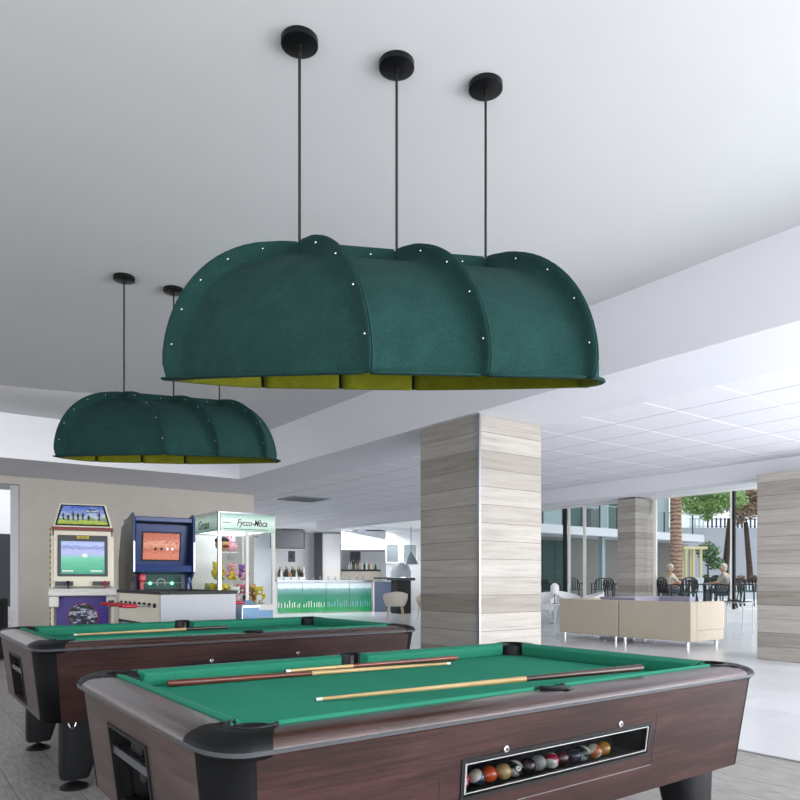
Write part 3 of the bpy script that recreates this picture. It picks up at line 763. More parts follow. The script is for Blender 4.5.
slanted(MB(), -.295, .295, 1.13, 1.76, ya, .02).build('fascia', 'cream_plastic', A)
slanted(MB(), -.26, .26, 1.24, 1.71, lambda z: ya(z) - .012, .012).build('bezel', 'grey_dark', A)
sc = slanted(MB(), -.225, .225, -.185, .185, lambda z: ya(z + 1.455) - .018, .006).build('screen', 'screen_soccer', A); sc.location.z = 1.455
MB().ball((.02, ya(1.49) - .02, .02), .028, 1.2, .15, 1).build('figure_sprite', 'white_print', sc)
MB().box(-.21, -.10, ya(1.29) - .024, ya(1.29) - .019, -.16, -.145).box(.08, .2, ya(1.29) - .024, ya(1.29) - .019, -.16, -.145).build('score_bar', 'white_print', sc)
bd = slanted(MB(), -.06, .06, 1.672, 1.706, lambda z: ya(z) - .018, .006).build('badge', 'yellow', A)
text('lettering', 'GOO', .042, 'ink', bd, (0, ya(1.69) - .0195, 1.689), ext=.001, bold=.001)
slanted(MB(), -.32, .32, 1.765, 1.80, lambda z: .05, .3).build('red_band', 'maroon', A)
# marquee box: trapezoid leaning back
b = MB(); b.hull8([(-.30, .38, 1.80), (.31, .38, 1.80), (.31, .02, 1.80), (-.30, .02, 1.80), (-.235, .36, 2.065), (.24, .36, 2.065), (.24, .10, 2.065), (-.235, .10, 2.065)]); b.build('marquee_box', 'cream_plastic', A)
ym = lambda z: .02 + (z - 1.80) * .302
def trap(b, xb, xt, z0, z1, f, th, cz=0):
    b.hull8([(-xb, f(z0) + th, z0 - cz), (xb, f(z0) + th, z0 - cz), (xb, f(z0), z0 - cz), (-xb, f(z0), z0 - cz), (-xt, f(z1) + th, z1 - cz), (xt, f(z1) + th, z1 - cz), (xt, f(z1), z1 - cz), (-xt, f(z1), z1 - cz)]); return b
trap(MB(), .285, .225, 1.812, 2.055, lambda z: ym(z) - .008, .01).build('marquee_frame', 'ink', A)
mq = trap(MB(), .262, .205, 1.83, 2.04, lambda z: ym(z) - .012, .006, 1.935).build('marquee_sign', 'marquee_art', A); mq.location.z = 1.935
for k, (x, hgt) in enumerate(((-.2, .08), (-.15, .06), (-.1, .1), (-.05, .08), (.0, .09), (.06, .06), (.17, .1))):
    y = ym(1.89) - .018
    MB().box(x - .008, x + .008, y, y + .004, -.06, -.06 + hgt, .003).box(x - .02, x + .016, y, y + .004, -.06 + hgt * .55, -.06 + hgt * .7, .003).build('player_print', 'ink' if k % 2 else 'navy_dark', mq)
bl_ = MB().ball((.09, ym(1.985) - .016, .05), .03, 2.6, .05, .75).build('logo_oval', 'navy', mq, True)
text('lettering', 'ACTION', .034, 'white_print', mq, (.09, ym(1.985) - .0185, .052), rot=(radians(90 - 17), 0, 0), shear=.3, bold=.0012)
# control desk
b = MB(); b.prism([(-.2, 1.03), (-.21, 1.07), (-.17, 1.10), (.06, 1.12), (.06, 1.02), (-.14, 1.02)], -.34, .34, 'x'); b.build('control_desk', 'white_plastic', A)
for x in (-.19, .19):
    s_ = MB().box(x - .09, x + .09, -.035, .0, 1.135, 1.185).build('coin_plate', 'grey_dark', A)
    MB().tube([(x + .04, -.08, 1.09), (x + .04, -.09, 1.155)], .008, 8).ball((x + .04, -.09, 1.17), .022, seg=12).build('joystick', 'ink' if x < 0 else 'red_plastic', A, True)
MB().box(-.34, -.24, -.15, .0, .90, 1.02, .02).build('shelf_bracket', 'white_plastic', A); MB().box(.24, .34, -.15, .0, .90, 1.02, .02).build('shelf_bracket', 'white_plastic', A)
pu = MB().box(-.27, .27, .06, .098, -.42, .42).build('front_panel', 'purple_art', A, loc=(0, 0, .60))
ds = MB().tube([(0, .052, .18), (0, .06, .18)], .155, 40).build('disc_emblem', 'disc_art', pu)
MB().tube([(.157 * cos(a), .054, .18 + .157 * sin(a)) for a in [2 * pi * k / 40 for k in range(41)]], .004, 6).build('ring', 'red_print', ds)
MB().box(.26, .32, -.155, -.145, .94, .97).build('coin_slot', 'ink', A)

# blue upright cabinet
B_ = thing('arcade_machine', 'blue upright arcade machine with a red-orange screen behind the football table', 'arcade machine', (2.74, 8.55, 0), radians(-4))
pf = [(0, 0), (.8, 0), (.8, 1.45), (.62, 1.86), (.0, 1.985), (-.06, 1.95), (-.06, 1.30), (.1, 1.18), (.0, .98), (0, 0)][:-1]
w3 = .365
MB().prism(pf, -w3, -w3 + .025, 'x').build('side_panel', 'cab_side', B_); MB().prism(pf, w3 - .025, w3, 'x').build('side_panel', 'navy_dark', B_)
for sx in (-1, 1):
    MB().tube([(sx * (w3 - .012), -.062, 1.30), (sx * (w3 - .012), -.062, 1.95), (sx * (w3 - .012), .0, 1.99), (sx * (w3 - .012), .3, 1.93)], .016, 8).build('edge_moulding', 'navy', B_, True)
    MB().box(sx * (w3 - .012) - .006, sx * (w3 - .012) + .006, -.085, -.078, 1.30, 1.66).build('light_strip', 'white_glow', B_)
MB().box(-w3 + .025, w3 - .025, .2, .8, 0, 1.46).build('body', 'navy_dark', B_)
MB().box(-w3 + .025, w3 - .025, -.05, .62, 1.90, 1.96, .01).build('hood', 'navy', B_)
MB().prism([(.18, 1.4), (.1, 1.88), (.6, 1.88), (.6, 1.4)], -w3 + .025, w3 - .025, 'x').build('upper_body', 'navy', B_)
yb = lambda z: .17 - (z - 1.4) * .17 + .0
bz_ = slanted(MB(), -.30, .30, 1.36, 1.86, lambda z: yb(z) - .03, .03).build('bezel', 'navy', B_)
slanted(MB(), -.235, .235, 1.43, 1.79, lambda z: yb(z) - .036, .008).build('bezel_inset', 'ink', B_)
s2 = slanted(MB(), -.215, .215, -.16, .16, lambda z: yb(z + 1.61) - .044, .008).build('screen', 'screen_red', B_); s2.location.z = 1.61
for k, x in enumerate((-.07, .0, .07, .13)): MB().box(x - .014, x + .014, yb(1.6) - .05, yb(1.6) - .043, -.045, -.015, .003).build('sprite', 'white_print' if k > 1 else 'ink', s2)
MB().prism([(-.05, 1.30), (.13, 1.27), (.15, 1.38), (-.03, 1.38)], -w3 + .025, w3 - .025, 'x').build('lower_hood', 'navy', B_)
cp = slanted(MB(), -.25, .25, 1.07, 1.27, lambda z: .1 + (z - 1.07) * .2, .08).build('scoreboard', 'green_dark', B_)
for x in (-.13, .13): MB().tube([(x, .115, 1.16), (x, .105, 1.16)], .018, 12).build('led', 'green_led', cp)
MB().tube([(.05 * cos(a), .115, 1.165 + .05 * sin(a)) for a in [2 * pi * k / 24 for k in range(25)]], .003, 5).box(-.24, .24, .1, .112, 1.163, 1.167).build('pitch_lines', 'white_print', cp)
MB().box(-.30, .30, -.02, .2, 1.0, 1.06, .015).build('control_deck', 'ink', B_)
MB().prism([(.2, 0), (.0, 1.0), (.0, 1.0), (.2, 1.0)][:3], -.3, .3, 'x').build('lower_front', 'navy_dark', B_)
gun = MB().box(-.035, .035, -.08, .06, 0, .09, .02).box(-.02, .02, -.02, .03, -.11, .03, .008).build('toy_gun', 'red_plastic', B_, loc=(-.26, -.03, 1.18))
gun2 = MB().box(-.02, .02, -.06, .06, 0, .08, .015).box(-.018, .018, -.02, .03, -.13, .03, .008).build('toy_gun', 'navy', B_, loc=(.29, -.03, 1.16))

# claw machine
K = thing('claw_machine', 'white glass-sided claw machine full of plush toys with a pale green banner', 'claw machine', (4.04, 9.01, 0))
KW, KD = .42, 1.06
MB().box(-KW, KW, 0, KD, .02, .86, .01).build('base', 'white_plastic', K)
MB().box(-KW + .04, KW - .04, -.012, 0, .3, .78).build('front_panel', 'light_blue', K)
MB().box(-KW - .01, -KW, .05, KD - .05, .3, .78).build('side_panel', 'light_blue', K)
for sx in (-1, 1):
    for y in (.02, KD - .02): MB().box(sx * (KW - .022) - .022, sx * (KW - .022) + .022, y - .02, y + .02, .86, 2.11).build('corner_post', 'steel' if (sx < 0 and y < .5) else 'white_plastic', K)
MB().box(-.02, .02, 0.0, .03, .86, 1.86).build('door_post', 'white_plastic', K)
MB().box(-KW, KW, 0, KD, 2.10, 2.13, .004).build('top', 'steel', K)
MB().box(-KW + .04, KW - .04, .03, KD - .03, 1.88, 1.90).build('light_panel', 'white_glow', K)
MB().box(-KW + .044, KW - .044, .008, .014, .87, 1.86).build('glass_front', 'glass', K)
MB().box(-KW + .008, -KW + .014, .04, KD - .04, .87, 1.86).build('glass_side', 'glass', K)
MB().box(KW - .014, KW - .008, .04, KD - .04, .87, 1.86).build('glass_side', 'glass', K)
MB().box(-KW + .03, .03, KD - .03, KD - .02, .87, 1.86).build('back_board', 'white_plastic', K); MB().box(.03, KW - .03, KD - .03, KD - .02, .87, 1.86).build('back_glass', 'glass', K)
bn = MB().box(-KW + .03, KW - .02, -.014, .0, -.12, .12).build('banner', 'claw_banner', K, loc=(0, 0, 1.98))
text('lettering', 'Fycco-Mbca', .125, 'ink', bn, (.06, -.016, .0), shear=.35, sx=.75, bold=.001)
MB().box(-KW + .05, -.25, -.017, -.015, -.004, .004).box(-.35, .3, -.017, -.015, -.09, -.083).build('banner_line', 'green_dark', bn)
bs = MB().box(-KW - .014, -KW, .04, KD - .04, -.12, .12).build('banner', 'claw_banner_side', K, loc=(0, 0, 1.98))
text('lettering', 'Gruas', .17, 'ink', bs, (-KW - .016, .5, -.02), rot=(pi / 2, 0, -pi / 2), shear=.3, bold=.001)
cl = MB().box(-.3, .35, .4, .43, 1.82, 1.84).box(-.12, -.02, .35, .48, 1.74, 1.82, .01).build('claw_gantry', 'chrome', K)
b = MB(); b.tube([(-.07, .42, 1.74), (-.07, .42, 1.6)], .006, 6)
for k in range(3):
    a = 2 * pi * k / 3; b.tube([(-.07, .42, 1.6), (-.07 + .07 * cos(a), .42 + .07 * sin(a), 1.56), (-.07 + .03 * cos(a), .42 + .03 * sin(a), 1.48)], .006, 6)
b.build('claw', 'chrome', cl, True)
for z in (1.58,): MB().box(-KW + .03, -.03, .25, .26, z, z + .012).build('shelf_rail', 'white_plastic', K)
b = MB(); b.hull8([(-.19, 0, .74), (.05, 0, .74), (.05, -.26, .72), (-.19, -.26, .72), (-.19, 0, .92), (.05, 0, .92), (.05, -.26, .84), (-.19, -.26, .84)]); cd = b.build('control_console', 'light_blue', K)
MB().box(-.2, .06, -.27, -.26, .83, .86).box(-.2, -.19, -.27, 0, .5, .86).build('console_trim', 'steel', cd)
MB().tube([(-.12, -.15, .87), (-.12, -.16, .95)], .008, 8).ball((-.12, -.16, .97), .022, seg=12).build('joystick', 'ink', cd, True)
MB().box(-.2, .03, -.25, -.0, .36, .6, .01).build('prize_door', 'light_blue', K)
pd_ = MB().box(.16, .34, -.022, -.01, .4, .68).build('coin_panel', 'grey_plastic', K); MB().box(.2, .27, -.03, -.02, .47, .58, .004).build('coin_slot', 'ink', pd_)
# plush toys
def plush(c, r, mat, belly, label, ears='round', hat=None):
    o = thing('plush_toy', label, 'plush toy', c, random.uniform(-.4, .4), 'plush toys in the claw machine')
    bd = MB().ball((0, 0, r * .8), r * .8, 1, .9, 1.0, 14).build('body', mat, o, True)
    hd = MB().ball((0, -.1 * r, r * 2.0), r * .72, 1.08, .95, .92, 14).build('head', mat, o, True)
    for sx in (-1, 1):
        MB().ball((sx * r * .55, 0, r * 2.5), r * .26, 1, .6, 1, 8).build('ear', mat, hd, True)
        MB().ball((sx * r * .8, -.3 * r, r * 1.1), r * .3, 1, 1, 1.5, 8).build('arm', mat, o, True)
        MB().ball((sx * r * .45, -.7 * r, r * .3), r * .34, 1, 1.3, .9, 8).build('foot', belly, o, True)
        MB().ball((sx * r * .26, -.74 * r, r * 2.1), r * .09, seg=8).build('eye', 'ink', hd, True)
    MB().ball((0, -.66 * r, r * 1.85), r * .27, 1, .7, .8, 10).build('muzzle', belly, hd, True)
    MB().ball((0, -.5 * r, r * .85), r * .5, 1, .6, 1.1, 10).build('belly', belly, o, True)
    return o
for n_, c_ in (('plush_yellow', 'd8c040'), ('plush_pink', 'e6a9b8'), ('plush_rose', 'd9788c'), ('plush_brown', '8a6450'), ('plush_cream', 'e3d6b8'), ('plush_black', '2b2a2c'), ('plush_green', '98b06a'), ('plush_tan', 'c99a6c'), ('plush_purple', '8a6aa8'), ('plush_white', 'e9e6e2')): plain(n_, c_, .95, var=.2, scale=60)
kx, ky = 4.04, 9.01
pl = [(-.30, .16, .87, .085, 'plush_yellow', 'plush_black', 'yellow plush toy with black feet at the left front corner of the claw machine'),
      (-.31, .40, .87, .09, 'plush_yellow', 'plush_cream', 'yellow plush toy with cream belly low against the left glass'),
      (-.30, .66, .87, .09, 'plush_green', 'plush_black', 'green plush toy with black feet deep along the left glass'),
      (-.12, .15, .87, .075, 'plush_white', 'plush_pink', 'white plush toy with pink belly behind the front glass of the claw machine'),
      (.10, .15, .87, .07, 'plush_brown', 'plush_tan', 'brown plush bear with tan muzzle right of the door post'),
      (.27, .16, .87, .075, 'plush_yellow', 'plush_white', 'pale yellow plush toy with white belly at the right front corner'),
      (-.11, .42, .87, .09, 'plush_cream', 'plush_green', 'cream plush toy with green feet in the middle of the pile'),
      (.12, .42, .87, .085, 'plush_rose', 'plush_white', 'rose plush toy with white belly in the middle of the right half'),
      (.28, .45, .87, .085, 'plush_tan', 'plush_brown', 'tan plush toy with brown feet near the right glass'),
      (-.30, .36, 1.17, .08, 'plush_yellow', 'plush_green', 'yellow plush toy with green belly stacked high at the left glass'),
      (-.10, .32, 1.16, .075, 'plush_pink', 'plush_yellow', 'pink plush toy with yellow belly stacked behind the front glass'),
      (.10, .34, 1.14, .07, 'plush_purple', 'plush_pink', 'purple plush toy with pink belly on top of the right-hand pile'),
      (.27, .68, .87, .085, 'plush_pink', 'plush_cream', 'pink plush toy with cream belly at the back right of the pile')]
for x, y, z, r, m, b2, lab in pl: plush((kx + x * .92, ky + y + .02, z if z < 1 else 1.20), r * 1.18, m, b2, lab)
o = thing('plush_toy', 'big orange-brown plush head with black hair, high behind the left glass of the claw machine', 'plush toy', (kx - .24, ky + .30, 1.60), 0, 'plush toys in the claw machine')
MB().ball((0, 0, .09), .1, 1, .9, .9).build('head', 'plush_tan', o, True); MB().ball((0, .01, .15), .1, 1.02, .95, .5).build('hair', 'plush_black', o, True); MB().ball((.02, -.09, .07), .04, 1.2, .4, .6).build('mouth', 'maroon', o, True)
o = thing('plush_toy', 'pink fluffy plush toy high behind the front glass beside the claw', 'plush toy', (kx - .1, ky + .32, 1.595), 0, 'plush toys in the claw machine')
MB().ball((0, 0, .07), .075, 1.2, .9, .9).build('body', 'plush_pink', o, True); MB().ball((-.03, -.01, .15), .05).build('head', 'plush_pink', o, True); MB().ball((-.06, 0, .2), .015, 1, .6, 2).ball((0, 0, .2), .015, 1, .6, 2).build('ears', 'plush_rose', o, True)

# football (foosball) table
FX, FY = 1.97, 6.22
Fb = thing('football_table', 'grey table football table with red-handled rods behind the rear pool table', 'football table', (FX, FY, 0))
fw_, fl_ = .70, 1.38; zt = 1.09
b = MB(); b.box(0, fw_, 0, .03, .80, zt - .02); b.build('end_panel', 'grey_plastic', Fb)
MB().box(0, fw_, fl_ - .03, fl_, .80, zt - .02).build('end_panel', 'grey_plastic', Fb)
MB().box(0, .03, .03, fl_ - .03, .80, zt - .02).build('side_panel', 'cream_plastic', Fb); MB().box(fw_ - .03, fw_, .03, fl_ - .03, .80, zt - .02).build('side_panel', 'cream_plastic', Fb)
b = MB(); b.box(-.015, .07, -.015, fl_ + .015, zt - .02, zt + .012, .005).box(fw_ - .07, fw_ + .015, -.015, fl_ + .015, zt - .02, zt + .012, .005).box(.07, fw_ - .07, -.015, .06, zt - .02, zt + .012, .005).box(.07, fw_ - .07, fl_ - .06, fl_ + .015, zt - .02, zt + .012, .005); b.build('top_rim', 'ink', Fb)
MB().box(.03, fw_ - .03, .03, fl_ - .03, .83, .85).build('pitch', 'green_dark', Fb)
MB().box(.0, fw_, .0, fl_, .775, .80, .004).build('lower_rim', 'ink', Fb)
MB().box(.03, fw_ - .03, .03, fl_ - .03, .45, .775).build('cabinet', 'grey_plastic', Fb)
for x in (.07, fw_ - .07):
    for y in (.08, fl_ - .08):
        MB().box(x - .045, x + .045, y - .045, y + .045, .0, .45, .008).build('leg', 'grey_dark', Fb)
for k in range(8):
    y = .15 + k * (fl_ - .3) / 7; left = k in (0, 1, 3, 5); z = .97
    x0, x1 = (-.16, fw_ + .05) if left else (-.05, fw_ + .16)
    rd = MB().tube([(x0, y, z), (x1, y, z)], .008, 8).build('rod', 'chrome', Fb, True)
    xh = x0 if left else x1; d = -1 if left else 1
    MB().tube([(xh, y, z), (xh + d * .02, y, z), (xh + d * .12, y, z)], [.014, .019, .017], 12).build('handle', 'red_plastic', rd, True)
    for xx in (-.006, fw_ + .006): MB().tube([(xx - .012, y, z), (xx + .012, y, z)], .02, 12).build('bearing', 'ink', rd)
    for j in range(3): MB().box(fw_ / 2 + (j - 1) * .18 - .012, fw_ / 2 + (j - 1) * .18 + .012, y - .008, y + .008, .87, .99, .004).build('player', 'red_plastic' if left else 'navy', rd)

# left edge: black cabinet, white chair behind it
o = thing('storage_box', 'black equipment cabinet standing on the floor at the far left edge', 'cabinet', (1.02, 12.0, 0))
MB().box(-.5, .5, 0, .6, .03, .93, .015).build('body', 'ink', o); MB().box(-.44, .44, -.015, 0, .5, .88, .005).build('upper_door', 'black_plastic', o)
dr = MB().box(-.44, .44, -.015, 0, .08, .46, .005).build('lower_door', 'black_plastic', o); MB().box(.3, .4, -.03, -.015, .38, .4).build('handle', 'steel', dr)

# ------------------------------------------------------------------ sofas and chairs
def sofa_module(loc, L, label, mat='beige_leather', armlow=True, armhigh=False, grp='beige sofa modules', rz=0):
    o = thing('sofa_module', label, 'sofa', loc, rz, grp)   # back along x=0 facing +x, from y=0..L
    MB().box(0, .2, .004, L - .004, .11, .81, .018).build('backrest', mat, o)
    MB().box(.2, 1.10, .004, L - .004, .11, .30, .015).build('base', mat, o)
    MB().box(.2, 1.08, .03 if not armlow else .2, L - (.03 if not armhigh else .2), .30, .45, .04).build('seat_cushion', mat, o)
    if armlow: MB().box(.2, 1.12, .004, .2, .30, .81, .018).build('armrest', mat, o)
    if armhigh: MB().box(.2, 1.12, L - .2, L - .004, .30, .81, .018).build('armrest', mat, o)
    for x in (.07, 1.0):
        for y in (.1, L - .1): MB().tube([(x, y, 0), (x, y, .11)], .028, 12).build('leg', 'chrome', o, True)
    return o
sofa_module((11.38, 6.85, 0), 1.5, 'beige leather sofa module nearest the right pillar, back turned to the pool tables')
sofa_module((11.38, 8.36, 0), 1.46, 'beige leather sofa module left of its twin, back turned to the pool tables', armlow=False, armhigh=True)
sofa_module((13.51, 10.45, 0), 1.9, 'lilac grey sofa standing beyond the beige sofa modules', 'lilac_fabric', True, True, 'lounge sofas', radians(-100))
def tub_chair(loc, rz, label, mat='white_leather', legm='steel', legh=.34, grp='white tub armchairs'):
    o = thing('tub_armchair', label, 'armchair', loc, rz, grp)
    rows = []; n = 22
    for (rs, z) in ((.27, legh), (.33, legh + .1), (.36, .62), (.375, None), (.34, None), (.31, .62), (.26, legh + .12)):
        row = []
        for k in range(n + 1):
            a = radians(-125) + radians(250) * k / n; t = abs(a) / radians(125)
            zz = z if z is not None else .86 - .2 * t ** 1.5
            row.append(Vector((-rs * cos(a), rs * sin(a), zz)))
        rows.append(row)
    b = MB(); vs = b.grid(rows); b.bm.faces.new([r[0] for r in vs]); b.bm.faces.new([r[-1] for r in vs][::-1]); b.build('shell', mat, o, True)
    MB().lathe([(.24, legh), (.29, legh + .02), (.30, legh + .13), (.27, legh + .16)], n=24).build('seat', mat, o, True)
    for sx in (-1, 1):
        for sy in (-1, 1): MB().tube([(sx * .17, sy * .19, legh + .02), (sx * .22, sy * .24, 0)], [.018, .013], 8).build('leg', legm, o, True)
    return o
tub_chair((15.1, 13.6, 0), radians(200), 'white tub armchair nearest the big column, partly hidden by it')
tub_chair((16.3, 12.9, 0), radians(150), 'white tub armchair just behind the beige sofa, left of the window pillar')
tub_chair((16.5, 13.9, 0), radians(260), 'white tub armchair farther back by the left window bay')
tub_chair((12.3, 16.9, 0), radians(60), 'beige tub chair on wooden legs in front of the blue-grey bar end', 'beige_fabric', 'beige_wood', .42, 'beige dining tub chairs')
tub_chair((12.95, 16.15, 0), radians(200), 'beige tub chair on wooden legs half hidden behind the big column', 'beige_fabric', 'beige_wood', .42, 'beige dining tub chairs')
tub_chair((1.42, 13.3, 0), radians(-60), 'white tub armchair behind the black cabinet at the far left edge', grp='white tub armchairs by the opening')
# white lamp on a small table behind the sofa
o = thing('side_table', 'small round white side table behind the beige sofa', 'table', (14.6, 12.75, 0))
MB().lathe([(.28, .52), (.3, .53), (.3, .55), (.29, .56)], n=28).build('top', 'white_plastic', o, True); MB().tube([(0, 0, .02), (0, 0, .52)], .02, 10).build('stem', 'chrome', o, True); MB().lathe([(.2, 0), (.2, .01), (.03, .03)], n=24).build('foot', 'chrome', o, True)
o = thing('table_lamp', 'small white table lamp with rounded shade behind the beige sofa', 'lamp', (14.6, 12.75, .56))
MB().lathe([(.07, 0), (.07, .01), (.015, .02), (.012, .28)], n=16).build('base', 'grey_dark', o, True); MB().lathe([(.10, .26), (.12, .32), (.11, .48), (.05, .55), (.01, .56)], n=20).build('shade', 'white_leather', o, True)
# glass coffee table by the right end of the sofa
o = thing('coffee_table', 'low glass coffee table on thin chrome legs right of the beige sofa', 'table', (15.1, 8.05, 0), radians(10))
MB().box(-.35, .35, -.3, .3, .72, .735).build('top', 'glass_tint', o)
b = MB().box(-.35, .35, -.3, -.285, .70, .718).box(-.35, .35, .285, .3, .70, .718).box(-.35, -.335, -.285, .285, .70, .718).box(.335, .35, -.285, .285, .70, .718); b.build('rim', 'chrome', o)
for sx in (-1, 1):
    for sy in (-1, 1): MB().tube([(sx * .33, sy * .28, 0), (sx * .33, sy * .28, .70)], .012, 8).build('leg', 'chrome', o, True)
o = thing('ashtray', 'small dark dish resting on the glass coffee table', 'dish', (15.1, 8.05, .735)); MB().lathe([(.08, 0), (.12, .03), (.11, .035), (.07, .012)], n=20).build('bowl', 'ink', o, True)

# ------------------------------------------------------------------ bar at the back
BX, BY = 11.225, 22.45   # left front corner ; faces the camera side
P0, P1 = Vector((11.2, 22.45, 0)), Vector((14.75, 21.78, 0)); bd_ = (P1 - P0); bang = math.atan2(bd_.y, bd_.x); bl_len = bd_.length
bar = thing('bar_counter', 'long bar counter with four backlit green glass front panels', 'bar counter', P0, bang)
MB().box(0, bl_len, .05, .65, 0, 1.12).build('body', 'wall_white', bar); MB().box(-.03, bl_len + .03, -.06, .72, 1.13, 1.2, .01).build('worktop', 'steel', bar)
for k in range(4):
    w4 = bl_len / 4; pn = MB().box(-w4 / 2 + .01, w4 / 2 - .01, 0, .04, -.54, .54).build('glass_panel', 'bar_glass', bar, loc=(w4 * (k + .5), 0, .58))
    b = MB()
    for j in range(9):
        x = -w4 / 2 + .06 + j * w4 / 9.5 + random.uniform(-.02, .02); hh = random.uniform(.1, .28); b.box(x - .012, x + .012, -.006, .0, -.36, -.36 + hh, .003)
    b.build('glass_reeds', 'white_print' if k < 2 else 'light_blue', pn)['kind'] = 'stuff'
bar2 = thing('bar_end_unit', 'blue-grey cabinet closing the right end of the bar counter', 'cabinet', (15.0, 21.7, 0), radians(-35))
MB().box(-.15, .78, 0, .6, 0, 1.14, .01).build('body', 'blue_grey', bar2); MB().box(-.2, -.15, -.02, .1, 0, 1.14).build('edge_post', 'white_plastic', bar2); MB().box(.78, .95, .0, .5, 0, 1.24).build('dark_side', 'ink', bar2); MB().box(-.18, 1.05, -.06, .62, 1.24, 1.3).build('top', 'charcoal', bar2)
# back wall with its niches
struct(MB().box(8.0, 24, 25.0, 25.2, 0, 3.4).build('wall_bar', 'wall_white'))
def at2(px, Z): X = (px - 400) / F * Z; return wpt(X, Z)
def facing_box(name, label, cat, px0, px1, y0, y1, Z, depth, mat, group=None, zfix=None):
    """box spanning px0..px1 at depth Z, facing along the view axis of the bar zone"""
    a, b_ = at2(px0, Z), at2(px1, Z); z1 = H + (580 - y0) * Z / F; z0 = H + (580 - y1) * Z / F
    if zfix is not None: z0 = zfix
    d = b_ - a; r = thing(name, label, cat, (a.x, a.y, z0), math.atan2(d.y, d.x), group)
    MB().box(0, d.length, 0, depth, 0, z1 - z0, .01).build('body', mat, r); return r, d.length, z1 - z0
r_, L1, h1 = facing_box('extractor_hood', 'dark grey hood hanging over the back bar beside the claw machine', 'hood', 270, 303, 530, 548, 25.5, .6, 'grey_dark'); MB().box(.4, .6, .2, .4, h1, SO - r_.location.z).build('duct', 'grey_dark', r_)
r_, L1, h1 = facing_box('pier', 'narrow charcoal pier behind the bar counter', 'pier', 314, 322, 533, 620, 27.4, .4, 'charcoal', zfix=0)
r_, L1, h1 = facing_box('cold_cabinet', 'tall white cabinet right of the charcoal pier behind the bar', 'cabinet', 322.5, 340, 533.5, 620, 27.5, .7, 'wall_white', zfix=0); MB().box(.02, L1 - .02, -.02, 0, .1, h1 * .55).build('door', 'white_plastic', r_)
r_, L1, h1 = facing_box('kitchen_hood', 'wide white hood over the lit serving hatch behind the bar', 'hood', 341, 385, 531, 550, 26.0, .8, 'building_white'); MB().box(0, L1, .02, .06, -.06, .0).build('dark_rim', 'charcoal', r_); MB().box(.3, .6, .3, .6, h1, SO - r_.location.z).build('duct', 'white_leather', r_)
r_, L1, h1 = facing_box('fridge', 'black fridge with glass door standing behind the serving hatch', 'fridge', 350, 360, 549, 620, 28.6, .5, 'charcoal', zfix=0)
r_, L1, h1 = facing_box('back_counter', 'grey back counter under the serving hatch', 'counter', 341, 381, 571, 620, 27.9, .5, 'beige_fabric', zfix=0); MB().box(0, L1 * .98, -.03, .5, h1, h1 + .06).build('dark_shelf', 'ink', r_); hatchtop = (r_.matrix_world, r_.location.copy(), r_.rotation_euler.z, h1 + .06, L1)
r_, L1, h1 = facing_box('wall_monitor', 'small grey wall panel above the bottles at the left of the bar', 'panel', 288, 295, 551, 562, 26.5, .05, 'grey_dark'); MB().box(L1 / 2 - .03, L1 / 2 + .03, .05, .5, h1 / 2 - .03, h1 / 2 + .03).build('bracket', 'grey_dark', r_); MB().box(.1, .16, -.01, 0, .15, .25).build('button', 'ink', r_)
for k, (p0, p1) in enumerate(((387, 398), (404, 416))):
    r_, L1, h1 = facing_box('display_frame', 'white framed wall display %s of the two beyond the bar end' % ('left' if k == 0 else 'right'), 'display frame', p0, p1, 545, 562, 27.25, .04, 'building_light', 'white framed displays')
    MB().box(-.06, L1 + .06, -.03, .04, -.06, 0).box(-.06, L1 + .06, -.03, .04, h1, h1 + .06).box(-.06, 0, -.03, .04, 0, h1).box(L1, L1 + .06, -.03, .04, 0, h1).build('frame', 'wall_white', r_)
a_w, b_w = at2(386, 27.3), at2(425, 27.3); d_w = b_w - a_w
o = struct(MB().box(0, d_w.length, 0, .15, 0, SO).build('wall_display', 'wall_white', None, False, a_w)); o.rotation_euler.z = math.atan2(d_w.y, d_w.x)
a = at2(411, 24.5); o = thing('pendant_light', 'grey cone pendant hanging near the big column at the bar', 'pendant lamp', (a.x, a.y, 1.75)); MB().lathe([(.26, 0), (.2, .14), (.07, .34), (.03, .42)], n=20).build('shade', 'steel', o, True); MB().tube([(0, 0, .42), (0, 0, SO - 1.75)], .01, 6).build('cord', 'cable', o)
a = at2(401, 25.2); o = thing('dome_cover', 'round silvery dome on the dark bar end top', 'dome', (a.x, a.y, 1.3)); 
MB().lathe([(.36, 0), (.36, .2), (.3, .38), (.17, .5), (.02, .54)], n=28).build('dome', 'grey_plastic', o, True); MB().lathe([(.38, -.02), (.38, .0)], n=28).build('rim', 'chrome', o, True)
a2_ = at2(400, 25.5)
o = thing('dark_stand', 'dark stand carrying the silvery dome at the end of the bar', 'stand', (a.x, a.y, 0)); MB().box(-.42, .42, -.3, .3, 1.18, 1.28, .01).build('top', 'charcoal', o); MB().box(-.3, .3, -.2, .2, 0, 1.18, .01).build('body', 'ink', o)
